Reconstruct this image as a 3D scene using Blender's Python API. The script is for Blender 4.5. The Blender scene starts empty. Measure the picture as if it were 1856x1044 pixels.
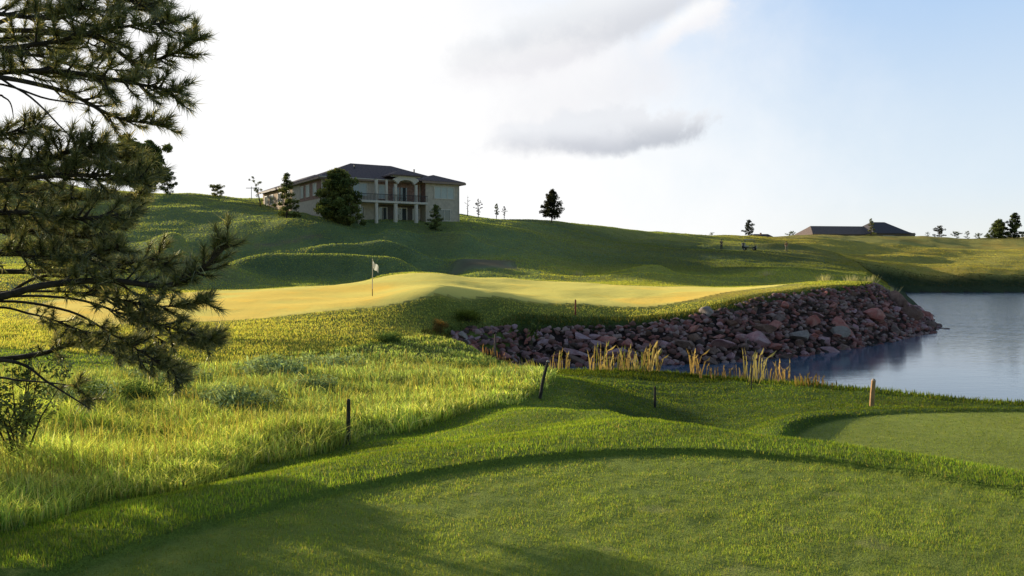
import bpy, bmesh, math, random
import numpy as np
from mathutils import Vector, Matrix

random.seed(7)
RNG = np.random.default_rng(11)
sc = bpy.context.scene
COL = sc.collection
R = math.radians
EYE = 5.0                       # camera height above the pond, metres
PITCH = math.atan(42 / 1500.0)
F = 1500.0


def P(px, py, d):
    """World point seen at photo pixel (px, py) at forward distance d."""
    u, v = (px - 928) / F, -(py - 522) / F
    c, s = math.cos(PITCH), math.sin(PITCH)
    y = c + v * s
    z = -s + v * c
    k = d / y
    return Vector((u * k, d, EYE + z * k))


# ------------------------------------------------------------------ helpers
def tag(o, label=None, cat=None, group=None, kind=None):
    if label: o['label'] = label
    if cat: o['category'] = cat
    if group: o['group'] = group
    if kind: o['kind'] = kind
    return o


def empty(name, loc=(0, 0, 0), rz=0.0, label=None, cat=None, group=None):
    o = bpy.data.objects.new(name, None)
    COL.objects.link(o)
    o.location = loc
    o.rotation_euler = (0, 0, rz)
    o.empty_display_size = 0.2
    return tag(o, label, cat, group)


def link(name, me, mat=None, parent=None, smooth=False):
    if mat is not None and len(me.materials) == 0:
        me.materials.append(mat)
    o = bpy.data.objects.new(name, me)
    COL.objects.link(o)
    if parent is not None:
        o.parent = parent
    if smooth:
        me.polygons.foreach_set('use_smooth', np.ones(len(me.polygons), dtype=bool))
    return o


def mesh_np(name, verts, faces, smooth=False, cols=None):
    verts = np.ascontiguousarray(verts, dtype=np.float32)
    faces = np.ascontiguousarray(faces, dtype=np.int32)
    me = bpy.data.meshes.new(name)
    n, k = faces.shape
    me.vertices.add(len(verts))
    me.vertices.foreach_set('co', verts.ravel())
    me.loops.add(n * k)
    me.loops.foreach_set('vertex_index', faces.ravel())
    me.polygons.add(n)
    me.polygons.foreach_set('loop_start', np.arange(0, n * k, k, dtype=np.int32))
    me.polygons.foreach_set('loop_total', np.full(n, k, dtype=np.int32))
    if smooth:
        me.polygons.foreach_set('use_smooth', np.ones(n, dtype=bool))
    if cols is not None:
        a = me.color_attributes.new('Col', 'FLOAT_COLOR', 'POINT')
        c4 = np.ones((len(verts), 4), dtype=np.float32)
        c4[:, :3] = cols
        a.data.foreach_set('color', c4.ravel())
    me.update(calc_edges=True)
    me.validate()
    return me


class MB:
    """Collects boxes, prisms and tubes; builds ONE mesh."""
    def __init__(s): s.v, s.f = [], []

    def add(s, vs, fs):
        b = len(s.v)
        s.v += [tuple(x) for x in vs]
        s.f += [tuple(b + i for i in f) for f in fs]
        return s

    def box(s, x0, x1, y0, y1, z0, z1):
        v = [(x0, y0, z0), (x1, y0, z0), (x1, y1, z0), (x0, y1, z0), (x0, y0, z1), (x1, y0, z1), (x1, y1, z1), (x0, y1, z1)]
        return s.add(v, [(0, 3, 2, 1), (4, 5, 6, 7), (0, 1, 5, 4), (1, 2, 6, 5), (2, 3, 7, 6), (3, 0, 4, 7)])

    def tube(s, pts, rads, n=6, caps=True):
        pts = [Vector(p) for p in pts]
        if not hasattr(rads, '__len__'): rads = [rads] * len(pts)
        ring = []
        up0 = Vector((0.31, 0.17, 0.93))
        for i, p in enumerate(pts):
            t = (pts[min(i + 1, len(pts) - 1)] - pts[max(i - 1, 0)])
            if t.length < 1e-9: t = Vector((0, 0, 1))
            t.normalize()
            u = up0 - t * up0.dot(t)
            if u.length < 0.1:
                u = Vector((1, 0, 0)) - t * t.x
            u.normalize()
            w = t.cross(u)
            ring.append([p + (u * math.cos(2 * math.pi * k / n) + w * math.sin(2 * math.pi * k / n)) * rads[i] for k in range(n)])
        b = len(s.v)
        for r in ring: s.v += [tuple(x) for x in r]
        for i in range(len(pts) - 1):
            for k in range(n):
                k2 = (k + 1) % n
                s.f.append((b + i * n + k, b + i * n + k2, b + (i + 1) * n + k2, b + (i + 1) * n + k))
        if caps:
            s.f.append(tuple(b + k for k in reversed(range(n))))
            s.f.append(tuple(b + (len(pts) - 1) * n + k for k in range(n)))
        return s

    def build(s, name, mat, parent=None, smooth=False):
        me = bpy.data.meshes.new(name)
        me.from_pydata(s.v, [], s.f)
        me.update()
        return link(name, me, mat, parent, smooth)


# ---------------------------------------------------------------- materials
class NG:
    def __init__(s, nt): s.nt = nt; s.n = nt.nodes; s.l = nt.links

    def new(s, t, **k):
        n = s.n.new(t)
        for a, b in k.items():
            if hasattr(n, a): setattr(n, a, b)
        return n

    def put(s, sock, v):
        if isinstance(v, bpy.types.NodeSocket): s.l.new(v, sock)
        elif v is not None:
            if hasattr(sock.default_value, '__len__') and not hasattr(v, '__len__'):
                v = [v] * len(sock.default_value)
            if hasattr(sock.default_value, '__len__') and len(sock.default_value) == 4 and len(v) == 3:
                v = (*v, 1)
            sock.default_value = v

    def math(s, op, a, b=None, c=None, clamp=False):
        n = s.new('ShaderNodeMath', operation=op)
        n.use_clamp = clamp
        s.put(n.inputs[0], a)
        if b is not None: s.put(n.inputs[1], b)
        if c is not None: s.put(n.inputs[2], c)
        return n.outputs[0]

    def ss(s, x, lo, hi):
        n = s.new('ShaderNodeMapRange', interpolation_type='SMOOTHSTEP')
        s.put(n.inputs[0], x); s.put(n.inputs[1], lo); s.put(n.inputs[2], hi)
        n.inputs[3].default_value = 0; n.inputs[4].default_value = 1
        return n.outputs[0]

    def mix(s, f, a, b, mode='MIX'):
        n = s.new('ShaderNodeMix', data_type='RGBA', blend_type=mode)
        s.put(n.inputs['Factor'], f)
        s.put(n.inputs[6], a); s.put(n.inputs[7], b)
        return n.outputs[2]

    def noise(s, vec, scale, detail=3, rough=0.55, dist=0.0):
        n = s.new('ShaderNodeTexNoise')
        if vec is not None: s.l.new(vec, n.inputs['Vector'])
        n.inputs['Scale'].default_value = scale
        n.inputs['Detail'].default_value = detail
        n.inputs['Roughness'].default_value = rough
        n.inputs['Distortion'].default_value = dist
        return n.outputs[0]


def newmat(name):
    m = bpy.data.materials.new(name)
    m.use_nodes = True
    g = NG(m.node_tree)
    b = g.n['Principled BSDF']
    b.inputs['Specular IOR Level'].default_value = 0.25
    return m, g, b


def simple(name, col, rough=0.7, var=0.25, scale=6.0, metal=0.0, bump=0.0, spec=0.25, col2=None):
    m, g, b = newmat(name)
    tc = g.new('ShaderNodeTexCoord').outputs['Object']
    n = g.noise(tc, scale, 5)
    c2 = col2 if col2 is not None else tuple(x * (1 - var) for x in col)
    c1 = tuple(min(1, x * (1 + var * 0.6)) for x in col)
    g.put(b.inputs['Base Color'], g.mix(g.ss(n, 0.3, 0.7), c2, c1))
    b.inputs['Roughness'].default_value = rough
    b.inputs['Metallic'].default_value = metal
    b.inputs['Specular IOR Level'].default_value = spec
    if bump:
        bp = g.new('ShaderNodeBump')
        bp.inputs['Strength'].default_value = bump
        bp.inputs['Distance'].default_value = 0.02
        g.l.new(n, bp.inputs['Height']); g.l.new(bp.outputs[0], b.inputs['Normal'])
    return m


def foliage(name, attr=True, col=(0.06, 0.09, 0.03), trans=0.45, tcol=(1.25, 1.15, 0.6), var=0.35, scale=1.2, gloss=0.0):
    """Thin leaves/blades: diffuse + light passing through."""
    m = bpy.data.materials.new(name)
    m.use_nodes = True
    g = NG(m.node_tree)
    g.n.remove(g.n['Principled BSDF'])
    out = g.n['Material Output']
    if attr:
        a = g.new('ShaderNodeAttribute'); a.attribute_name = 'Col'
        base = a.outputs['Color']
    else:
        base = g.mix(0.0, col, col)
    tc = g.new('ShaderNodeTexCoord').outputs['Object']
    n = g.noise(tc, scale, 3)
    mul = g.math('MULTIPLY_ADD', n, 2 * var, 1 - var)
    cm = g.new('ShaderNodeCombineColor')
    for i in range(3): g.l.new(mul, cm.inputs[i])
    c = g.mix(1.0, base, cm.outputs[0], 'MULTIPLY')
    d = g.new('ShaderNodeBsdfDiffuse'); g.l.new(c, d.inputs['Color'])
    t = g.new('ShaderNodeBsdfTranslucent')
    g.l.new(g.mix(1.0, c, tcol, 'MULTIPLY'), t.inputs['Color'])
    mx = g.new('ShaderNodeMixShader'); mx.inputs[0].default_value = trans
    g.l.new(d.outputs[0], mx.inputs[1]); g.l.new(t.outputs[0], mx.inputs[2])
    sh = mx.outputs[0]
    if gloss:
        gl = g.new('ShaderNodeBsdfGlossy'); gl.inputs['Roughness'].default_value = 0.45
        gl.inputs['Color'].default_value = (0.9, 0.85, 0.7, 1)
        m2 = g.new('ShaderNodeMixShader'); m2.inputs[0].default_value = gloss
        g.l.new(sh, m2.inputs[1]); g.l.new(gl.outputs[0], m2.inputs[2])
        sh = m2.outputs[0]
    g.l.new(sh, out.inputs['Surface'])
    return m


def ground_mat(name, fine, bump, dist, stripes=0.0, var=0.3, mid=0.9, fuzz=0.0):
    m, g, b = newmat(name)
    a = g.new('ShaderNodeAttribute'); a.attribute_name = 'Col'
    tc = g.new('ShaderNodeTexCoord').outputs['Object']
    n1 = g.noise(tc, fine, 3, 0.65)
    n2 = g.noise(tc, mid, 4, 0.6, 0.4)
    n3 = g.noise(tc, mid * 0.13, 3, 0.5, 0.3)
    f = g.math('MULTIPLY', g.math('MULTIPLY_ADD', n1, 2.4 * var, 1 - 1.2 * var),
               g.math('MULTIPLY_ADD', n2, 1.6 * var, 1 - 0.8 * var))
    f = g.math('MULTIPLY', f, g.math('MULTIPLY_ADD', n3, 1.4 * var, 1 - 0.7 * var))
    cm = g.new('ShaderNodeCombineColor')
    for i in range(3): g.l.new(f, cm.inputs[i])
    c = g.mix(1.0, a.outputs['Color'], cm.outputs[0], 'MULTIPLY')
    c = g.mix(g.math('MULTIPLY', g.ss(n2, 0.5, 0.75), 0.35), c, g.mix(1.0, c, (1.5, 1.15, 0.7), 'MULTIPLY'))
    g.put(b.inputs['Base Color'], c)
    b.inputs['Roughness'].default_value = 0.9
    b.inputs['Specular IOR Level'].default_value = 0.08
    if fuzz:
        b.inputs['Sheen Weight'].default_value = fuzz
        b.inputs['Sheen Roughness'].default_value = 0.6
        g.l.new(g.mix(1.0, c, (2.2, 2.2, 2.0), 'MULTIPLY'), b.inputs['Sheen Tint'])
    bp = g.new('ShaderNodeBump')
    bp.inputs['Strength'].default_value = bump
    bp.inputs['Distance'].default_value = dist
    g.l.new(g.math('ADD', n1, g.math('MULTIPLY', n2, 1.5)), bp.inputs['Height'])
    g.l.new(bp.outputs[0], b.inputs['Normal'])
    return m


# ------------------------------------------------------------ terrain shape
CT = []                                     # (X, Y, Z)


def c3(X, Y, Z): CT.append((X, Y, Z))


def cp(px, py, d, dz=0.0):
    p = P(px, py, d)
    CT.append((p.x, p.y, p.z + dz))


def cz(px, d, z):
    CT.append(((px - 928) / F * d, d, z))


# tee mound
for q in [(0, 0.4), (0, 4), (-2.3, 4.4), (1.5, 7.2), (3.6, 5.9), (-3, 0), (4, 0), (0, -5), (6.2, 2), (-5, -3), (2, -14)]:
    c3(q[0], q[1], 3.35)
c3(-6, 2, 3.25); c3(-9, -6, 3.2); c3(9, -6, 3.0); c3(11, 4, 2.5)
for a in [(900, 800, 9.2), (700, 840, 7.6), (500, 890, 6.2), (300, 950, 5.2), (960, 740, 13), (1050, 760, 11.5),
          (1100, 745, 12), (1200, 768, 10), (1300, 785, 8.8), (1500, 820, 7.5), (1700, 850, 6.9), (1856, 890, 6.3),
          (1187, 740, 20), (1200, 760, 18.5), (1300, 752, 19.3), (1400, 768, 17), (1350, 725, 22.5), (1250, 695, 26), (1450, 705, 24),
          (1520, 722, 22), (1100, 700, 23), (1040, 690, 22), (1100, 677, 27.5), (975, 724, 18), (1050, 720, 18.5), (1600, 740, 19),
          (1700, 744, 19.5), (1856, 750, 19),
          (900, 745, 15.5), (800, 780, 13), (640, 805, 11.5), (500, 840, 9.5), (300, 915, 6.9), (100, 965, 5.8)]:
    cp(*a)
for a in [(1100, 15.2, 2.05), (1200, 14, 1.9), (1300, 12, 1.95), (1500, 10, 2.0), (1700, 9, 2.05), (1856, 8.5, 2.1)]: cz(*a)
for a in [(1550, 14, 1.98), (1700, 13, 1.98), (1856, 11.5, 1.98), (1856, 15, 1.95), (1700, 16.5, 1.9), (2200, 14, 1.95), (2200, 19, 1.6)]: cz(*a)
# native grass slope (photo shows the blade tips, so the soil is lower)
for a in [(0, 850, 7.5), (200, 780, 10.5), (400, 750, 13), (600, 730, 15.5), (800, 710, 18.5), (0, 740, 11.5), (200, 700, 16), (400, 690, 19),
          (600, 680, 21.5), (800, 670, 25), (900, 662, 28), (960, 664, 30), (0, 665, 19), (200, 650, 24), (400, 640, 27), (600, 632, 30)]:
    cp(*a, dz=-0.22)
for a in [(720, 620, 34), (800, 610, 38), (500, 610, 32), (300, 615, 30), (870, 603, 41)]: cp(*a)
# green
for a in [(0, 600, 31), (200, 600, 33), (390, 588, 36), (600, 571, 40), (800, 550, 44), (900, 548, 46), (1050, 556, 48), (1200, 560, 49.5),
          (1300, 541, 53), (1400, 527, 57), (1500, 522, 60), (1610, 520, 64),
          (200, 560, 43), (675, 535, 51), (400, 555, 46), (900, 527, 57), (1100, 535, 57), (1250, 530, 60),
          (0, 540, 52), (200, 531, 55), (390, 525, 60), (540, 518, 63), (680, 509, 67), (800, 501, 70), (900, 506, 71), (1050, 514, 72),
          (1250, 519, 72), (1500, 513, 70), (1600, 514, 68)]:
    cp(*a)
for a in [(540, 68, 3.1), (680, 72, 3.3), (800, 76, 3.3), (900, 77, 3.2), (1050, 78, 3.1), (1250, 78, 2.9), (1500, 76, 2.7), (1600, 75, 2.4)]: cz(*a)
# bank below the green
for a in [(815, 605, 42.5), (900, 602, 43), (1050, 582, 45), (1200, 570, 47), (1330, 548, 51), (1500, 530, 56), (1600, 524, 62)]: cp(*a)
# beyond the green
for a in [(850, 482, 93), (1000, 492, 90), (1200, 494, 91), (1400, 495, 93), (1560, 500, 97), (1650, 506, 104),
          (450, 430, 106), (580, 428, 107), (700, 427, 107), (850, 433, 110), (600, 406, 114.5), (950, 450, 110), (1100, 470, 112), (1250, 475, 118), (1400, 475, 125), (1550, 486, 130),
          (300, 400, 116), (450, 395, 122), (600, 399, 118), (700, 400, 121), (835, 402, 127), (950, 420, 130), (1050, 430, 140), (1150, 440, 145),
          (1300, 452, 140), (1370, 453, 140), (1425, 456, 140), (1550, 480, 150), (1540, 467, 172), (1700, 456, 202), (1856, 468, 186), (1700, 445, 222), (1500, 441, 205), (1856, 450, 218), (1600, 474, 172), (1640, 507, 128), (1590, 500, 122), (1655, 501, 150), (1610, 492, 150), (1700, 498, 158), (1856, 499, 160), (1750, 482, 166),
          (270, 352, 150), (350, 352, 150), (430, 361, 150), (480, 370, 146), (560, 376, 145), (700, 386, 150), (840, 393, 150), (1000, 402, 160), (1100, 412, 170),
          (1200, 421, 190), (1300, 427, 212), (1400, 430, 235), (1500, 427, 250), (1660, 427, 255), (1856, 431, 260), (2200, 432, 260),
          (150, 342, 150), (0, 326, 150), (100, 385, 125), (0, 390, 122), (100, 435, 95), (0, 445, 92), (100, 480, 74), (0, 488, 68)]:
    cp(*a)
for a in [(330, 68, 3.1), (400, 72, 3.0), (560, 75, 3.0), (700, 77, 3.1), (620, 79, 3.1), (250, 66, 3.2)]: cz(*a)
# grassy mounds: crest line (pixel, distance), height and half width in metres
RIDGES = []
for pts, hh, sg_ in [
    ([(360, 480, 84), (420, 470, 86), (470, 464, 87), (560, 460, 88), (650, 462, 88), (720, 470, 87), (800, 485, 84)], 2.6, 3.4),
    ([(520, 446, 98), (590, 442, 99.5), (650, 440, 100), (730, 447, 99), (810, 461, 97)], 2.2, 2.8),
    ([(600, 512, 70), (690, 499, 73), (770, 493, 75)], .6, 1.6),
    ([(150, 448, 86), (210, 442, 86), (270, 438, 86), (330, 444, 84), (380, 458, 80)], 2.0, 3.4),
    ([(680, 420, 110), (760, 425, 110), (870, 431, 109)], 1.4, 2.6),
    ([(1230, 441, 150), (1340, 444, 150), (1500, 448, 152)], 1.1, 4.0),
    ([(1540, 462, 186), (1620, 463, 188), (1710, 467, 190)], 1.1, 4.5),
    ([(1130, 432, 158), (1230, 437, 160), (1330, 440, 162)], .8, 4.0),
    ([(990, 492, 86), (1100, 500, 84), (1250, 506, 83), (1420, 507, 84)], .5, 1.8),
    ([(1080, 490, 92), (1220, 496, 91), (1400, 500, 90)], .6, 2.0)]:
    W_ = [P(*q) for q in pts]
    for q in W_: CT.append((q.x, q.y, q.z - hh))
    RIDGES.append(([(q.x, q.y) for q in W_], hh, sg_))
# hidden knoll added behind the big house to throw shade over the hillside
for a in [(600, 166, 18.5), (700, 170, 19.2), (780, 170, 16.8), (650, 185, 23.0), (730, 186, 21.8), (560, 184, 21.5), (480, 180, 18.5), (820, 188, 14.6), (640, 215, 15), (900, 190, 12.6)]: cz(*a)
# behind the ridge, and round the sides
for a in [(0, 240, 20), (480, 240, 12), (800, 240, 11), (1200, 280, 8), (1500, 330, 9), (1856, 340, 9), (2300, 340, 9)]: cz(*a)
for q in [(-6, 5, 3.1), (-11, 8, 2.9), (-20, 16, 2.8), (-32, 26, 2.6), (-42, 44, 3.2), (-62, 60, 4.6), (-90, 80, 8), (-125, 110, 15), (-150, 160, 24), (-130, 40, 8),
          (-40, 5, 3.2), (-60, -30, 4), (0, -60, 4), (60, -30, 3), (40, 0, 2), (25, 12, 1.9), (120, 10, 3), (180, 60, 4), (190, 150, 5), (170, 210, 10), (-300, 100, 16), (300, 100, 6)]:
    c3(*q)
CT = np.array(CT, dtype=np.float64)


def polar(X, Y):
    r = np.maximum(np.hypot(X, Y), 0.8)
    th = np.arctan2(X, Y)
    return th * 2.0, np.log(r)


def tps(d2): return 0.5 * d2 * np.log(d2 + 1e-12)


cu, cw = polar(CT[:, 0], CT[:, 1])
n = len(CT)
A = np.zeros((n + 3, n + 3))
D2 = (cu[:, None] - cu[None]) ** 2 + (cw[:, None] - cw[None]) ** 2
A[:n, :n] = tps(D2) + np.eye(n) * 2e-4
A[:n, n] = 1; A[:n, n + 1] = cu; A[:n, n + 2] = cw
A[n:, :n] = A[:n, n:].T
W = np.linalg.solve(A, np.concatenate([CT[:, 2], [0, 0, 0]]))


def sstep(x, a, b):
    t = np.clip((x - a) / (b - a), 0, 1)
    return t * t * (3 - 2 * t)


def hash2(ix, iy, s):
    h = np.sin(ix * 127.1 + iy * 311.7 + s * 74.7) * 43758.5453
    return h - np.floor(h)


def vnoise(X, Y, wl, s=0.0):
    x, y = X / wl, Y / wl
    ix, iy = np.floor(x), np.floor(y)
    fx, fy = x - ix, y - iy
    fx = fx * fx * (3 - 2 * fx); fy = fy * fy * (3 - 2 * fy)
    a = hash2(ix, iy, s); b = hash2(ix + 1, iy, s); c = hash2(ix, iy + 1, s); d = hash2(ix + 1, iy + 1, s)
    return (a + (b - a) * fx) * (1 - fy) + (c + (d - c) * fx) * fy - 0.5


def polysd(X, Y, poly, closed=True, widths=None):
    """Signed distance to a polygon (negative inside) and the width value of the nearest edge."""
    poly = np.array(poly, dtype=np.float64)
    best = np.full(X.shape, 1e18); wv = np.zeros(X.shape)
    inside = np.zeros(X.shape, dtype=bool)
    m = len(poly)
    for i in range(m):
        x0, y0 = poly[i]; x1, y1 = poly[(i + 1) % m]
        dx, dy = x1 - x0, y1 - y0
        t = np.clip(((X - x0) * dx + (Y - y0) * dy) / (dx * dx + dy * dy), 0, 1)
        d = (X - x0 - t * dx) ** 2 + (Y - y0 - t * dy) ** 2
        k = d < best
        best = np.where(k, d, best)
        if widths is not None:
            wv = np.where(k, widths[i] + t * (widths[(i + 1) % m] - widths[i]), wv)
        c = ((y0 > Y) != (y1 > Y)) & (X < dx * (Y - y0) / (dy if abs(dy) > 1e-12 else 1e-12) + x0)
        inside ^= c
    s = np.sqrt(best)
    return np.where(inside, -s, s), wv


POND = [(-1.6, 39.2, 1.8), (-.4, 37, 2.2), (1.5, 34, 3), (4, 32.5, 3), (7, 31, 3), (9.5, 28.5, 2.8), (12, 25.5, 2.6), (14, 23.5, 2.6), (17, 22.5, 3), (24, 21.5, 3), (34, 20, 3),
        (60, 18, 4), (120, 15, 6), (170, 60, 8), (165, 150, 8), (120, 150, 8), (95, 149, 8), (71, 149, 8), (65, 136, 7), (55, 113, 6), (47.5, 96, 6), (42, 83, 5.5), (37.8, 75, 5), (34.5, 67, 4.6),
        (31, 61, 4.8), (27, 56.5, 5), (22, 51, 5.2), (18, 47.3, 5.2), (15, 44.7, 5), (10, 41.8, 4.8), (5, 40.6, 4.4), (1, 40.3, 4.0), (-1.0, 40.1, 2.6)]
PONDXY = [(a, b) for a, b, c in POND]
PONDW = [c for a, b, c in POND]
TEE = [(-2.6, -3), (-3.0, 2.5), (-2.75, 3.8), (-2.33, 4.39), (-2.05, 4.9), (-1.59, 5.56), (-0.94, 6.19), (-0.13, 6.78), (0.82, 7.11), (1.54, 7.17), (2.2, 7.01), (2.93, 6.55), (3.35, 6.11),
       (3.66, 5.85), (4.3, 4.6), (4.5, 2), (4.2, -3)]
TEE2 = [(4.55, 13.3), (4.85, 14.3), (5.5, 15.4), (6.3, 16.3), (7.4, 17.0), (9, 17.4), (11, 17.4), (13.5, 16.8), (15, 14), (14.6, 11), (12.5, 8.8), (9, 9.2), (6.2, 10.8)]
GREEN = [P(*a).xy for a in [(40, 585, 34), (390, 584, 37), (600, 568, 41), (800, 548, 45), (900, 544, 47), (1050, 550, 49), (1150, 548, 50.5), (1240, 541, 53), (1330, 531, 58), (1420, 524, 63), (1440, 518.5, 68), (1280, 520, 70),
                            (1050, 516, 70.5), (900, 508, 69.5), (800, 503, 68.5), (680, 511, 65.5), (540, 520, 61.5), (390, 527, 58.5), (200, 533, 54), (60, 545, 50)]]
def chaikin(p, k=2):
    p = [Vector(q).to_2d() if len(q) > 2 else Vector(q) for q in p]
    for _ in range(k):
        o = []
        for a, b in zip(p, p[1:] + p[:1]): o += [a * .75 + b * .25, a * .25 + b * .75]
        p = o
    return [(q.x, q.y) for q in p]


NATIVE = [P(*a).xy for a in [(-700, 1100, 4.6), (-60, 1000, 5.0), (100, 955, 5.9), (300, 905, 7.0), (420, 868, 8.3), (520, 832, 9.8), (640, 802, 11.8), (800, 768, 13.6), (900, 741, 16), (975, 716, 18.6),
                             (1000, 690, 22), (980, 668, 29), (900, 650, 36), (800, 640, 37.5), (700, 636, 34), (600, 640, 30.5), (480, 645, 27.5), (330, 662, 24), (150, 690, 18.5), (-100, 690, 18), (-800, 700, 17)]]
BUNKER = [P(*a).xy for a in [(815, 486, 92), (832, 478, 97), (880, 475, 99), (925, 478, 98), (930, 486, 92), (870, 489, 91)]]
TEE = chaikin(TEE); TEE2 = chaikin(TEE2); GREEN = chaikin(GREEN)
PATH = [P(*a).xy for a in [(465, 443, 102), (500, 438, 103.5), (540, 432, 105.5), (578, 428, 107)]]


def height(X, Y, full=False):
    X = np.asarray(X, dtype=np.float64); Y = np.asarray(Y, dtype=np.float64)
    shp = X.shape
    X = X.ravel(); Y = Y.ravel()
    u, w = polar(X, Y)
    z = np.zeros(len(X))
    for s in range(0, len(X), 40000):
        e = min(len(X), s + 40000)
        d2 = (u[s:e, None] - cu[None]) ** 2 + (w[s:e, None] - cw[None]) ** 2
        z[s:e] = tps(d2) @ W[:n] + W[n] + W[n + 1] * u[s:e] + W[n + 2] * w[s:e]
    r = np.hypot(X, Y)
    th = np.abs(np.arctan2(X, Y))
    # far away: low rolling plains
    far = 7 + 5 * vnoise(X, Y, 420, 3) + 3 * vnoise(X, Y, 160, 4)
    k = np.maximum(sstep(r, 330, 460), sstep(th, 1.9, 2.6) * sstep(r, 8, 40))
    z = z * (1 - k) + np.where(r > 330, far, 3.3) * k
    z = np.clip(z, -2, 40)
    for pts, hh, s_ in RIDGES:
        dd = polyline_dist(X, Y, pts)
        e0 = np.minimum(np.hypot(X - pts[0][0], Y - pts[0][1]), np.hypot(X - pts[-1][0], Y - pts[-1][1]))
        z = z + hh * np.exp(-(dd / s_) ** 2) * (0.45 + 0.55 * sstep(e0, 0, 7))
    # natural unevenness
    amp = sstep(r, 9, 60)
    z = z + amp * (0.35 * vnoise(X, Y, 9.0, 1) + 0.14 * vnoise(X, Y, 3.1, 2)) * (1 + sstep(r, 70, 130)) + 0.03 * sstep(r, 5, 9) * vnoise(X, Y, 0.8, 5)
    # green is mown smooth
    sg, _ = polysd(X, Y, GREEN)
    sn0, _ = polysd(X, Y, NATIVE)
    z = z + 0.20 * sstep(-sn0, -0.35, 0.35) * (1 - sstep(Y, 22, 27))
    # first tee: a lower flat, the rough stands a step above it
    st, _ = polysd(X, Y, TEE)
    micro = (0.010 * vnoise(X, Y, 0.16, 81) + 0.007 * vnoise(X, Y, 0.075, 82)) * (1 - sstep(r, 8, 12))
    z = z + micro * 1.7 + sstep(r, 6, 9) * (1 - sstep(r, 30, 45)) * (0.05 * vnoise(X, Y, 0.55, 83) + 0.05 * vnoise(X, Y, 1.3, 84))
    plane = 3.35 + 0.012 * vnoise(X, Y, 1.3, 8) + micro
    zt = plane + 0.048 * sstep(st, 0.0, 0.06)
    z = np.where(st < 2.2, zt * (1 - sstep(st, 0.15, 2.2)) + z * sstep(st, 0.15, 2.2), z)
    st2, _ = polysd(X, Y, TEE2)
    lip = 0.04 + 0.12 * sstep(7.5 - X, 0, 2.5) * sstep(Y, 12, 13.4)
    pl2 = 1.97 - 0.02 * (Y - 13) + 0.02 * vnoise(X, Y, 2.5, 9)
    zt2 = pl2 + lip * sstep(st2, 0.0, 0.22)
    z = np.where(st2 < 1.6, zt2 * (1 - sstep(st2, 0.25, 1.6)) + z * sstep(st2, 0.25, 1.6), z)
    # pond
    sp, wv = polysd(X, Y, PONDXY, widths=PONDW)
    t = np.clip(sp / np.maximum(wv, 0.5), 0, 1)
    prof = np.where(wv > 3.5, t * (1.25 - 0.25 * t), 1 - (1 - t) ** 1.8)
    z = np.where(sp < wv, np.maximum(z, 0.4) * prof + 0.0, z)
    z = np.where(sp < 0, np.maximum(-1.6, sp * 0.35) - 0.02, np.where(sp < wv, z - 0.02 * (1 - t), np.maximum(z, 0.25)))
    if full:
        sn, _ = polysd(X, Y, NATIVE)
        sb, _ = polysd(X, Y, BUNKER)
        return z.reshape(shp), st, st2, sg, sn, sp, wv, sb
    return z.reshape(shp)


def hz(x, y): return float(height(np.array([x]), np.array([y]))[0])


# ------------------------------------------------------------- terrain mesh
PEN = None


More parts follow.
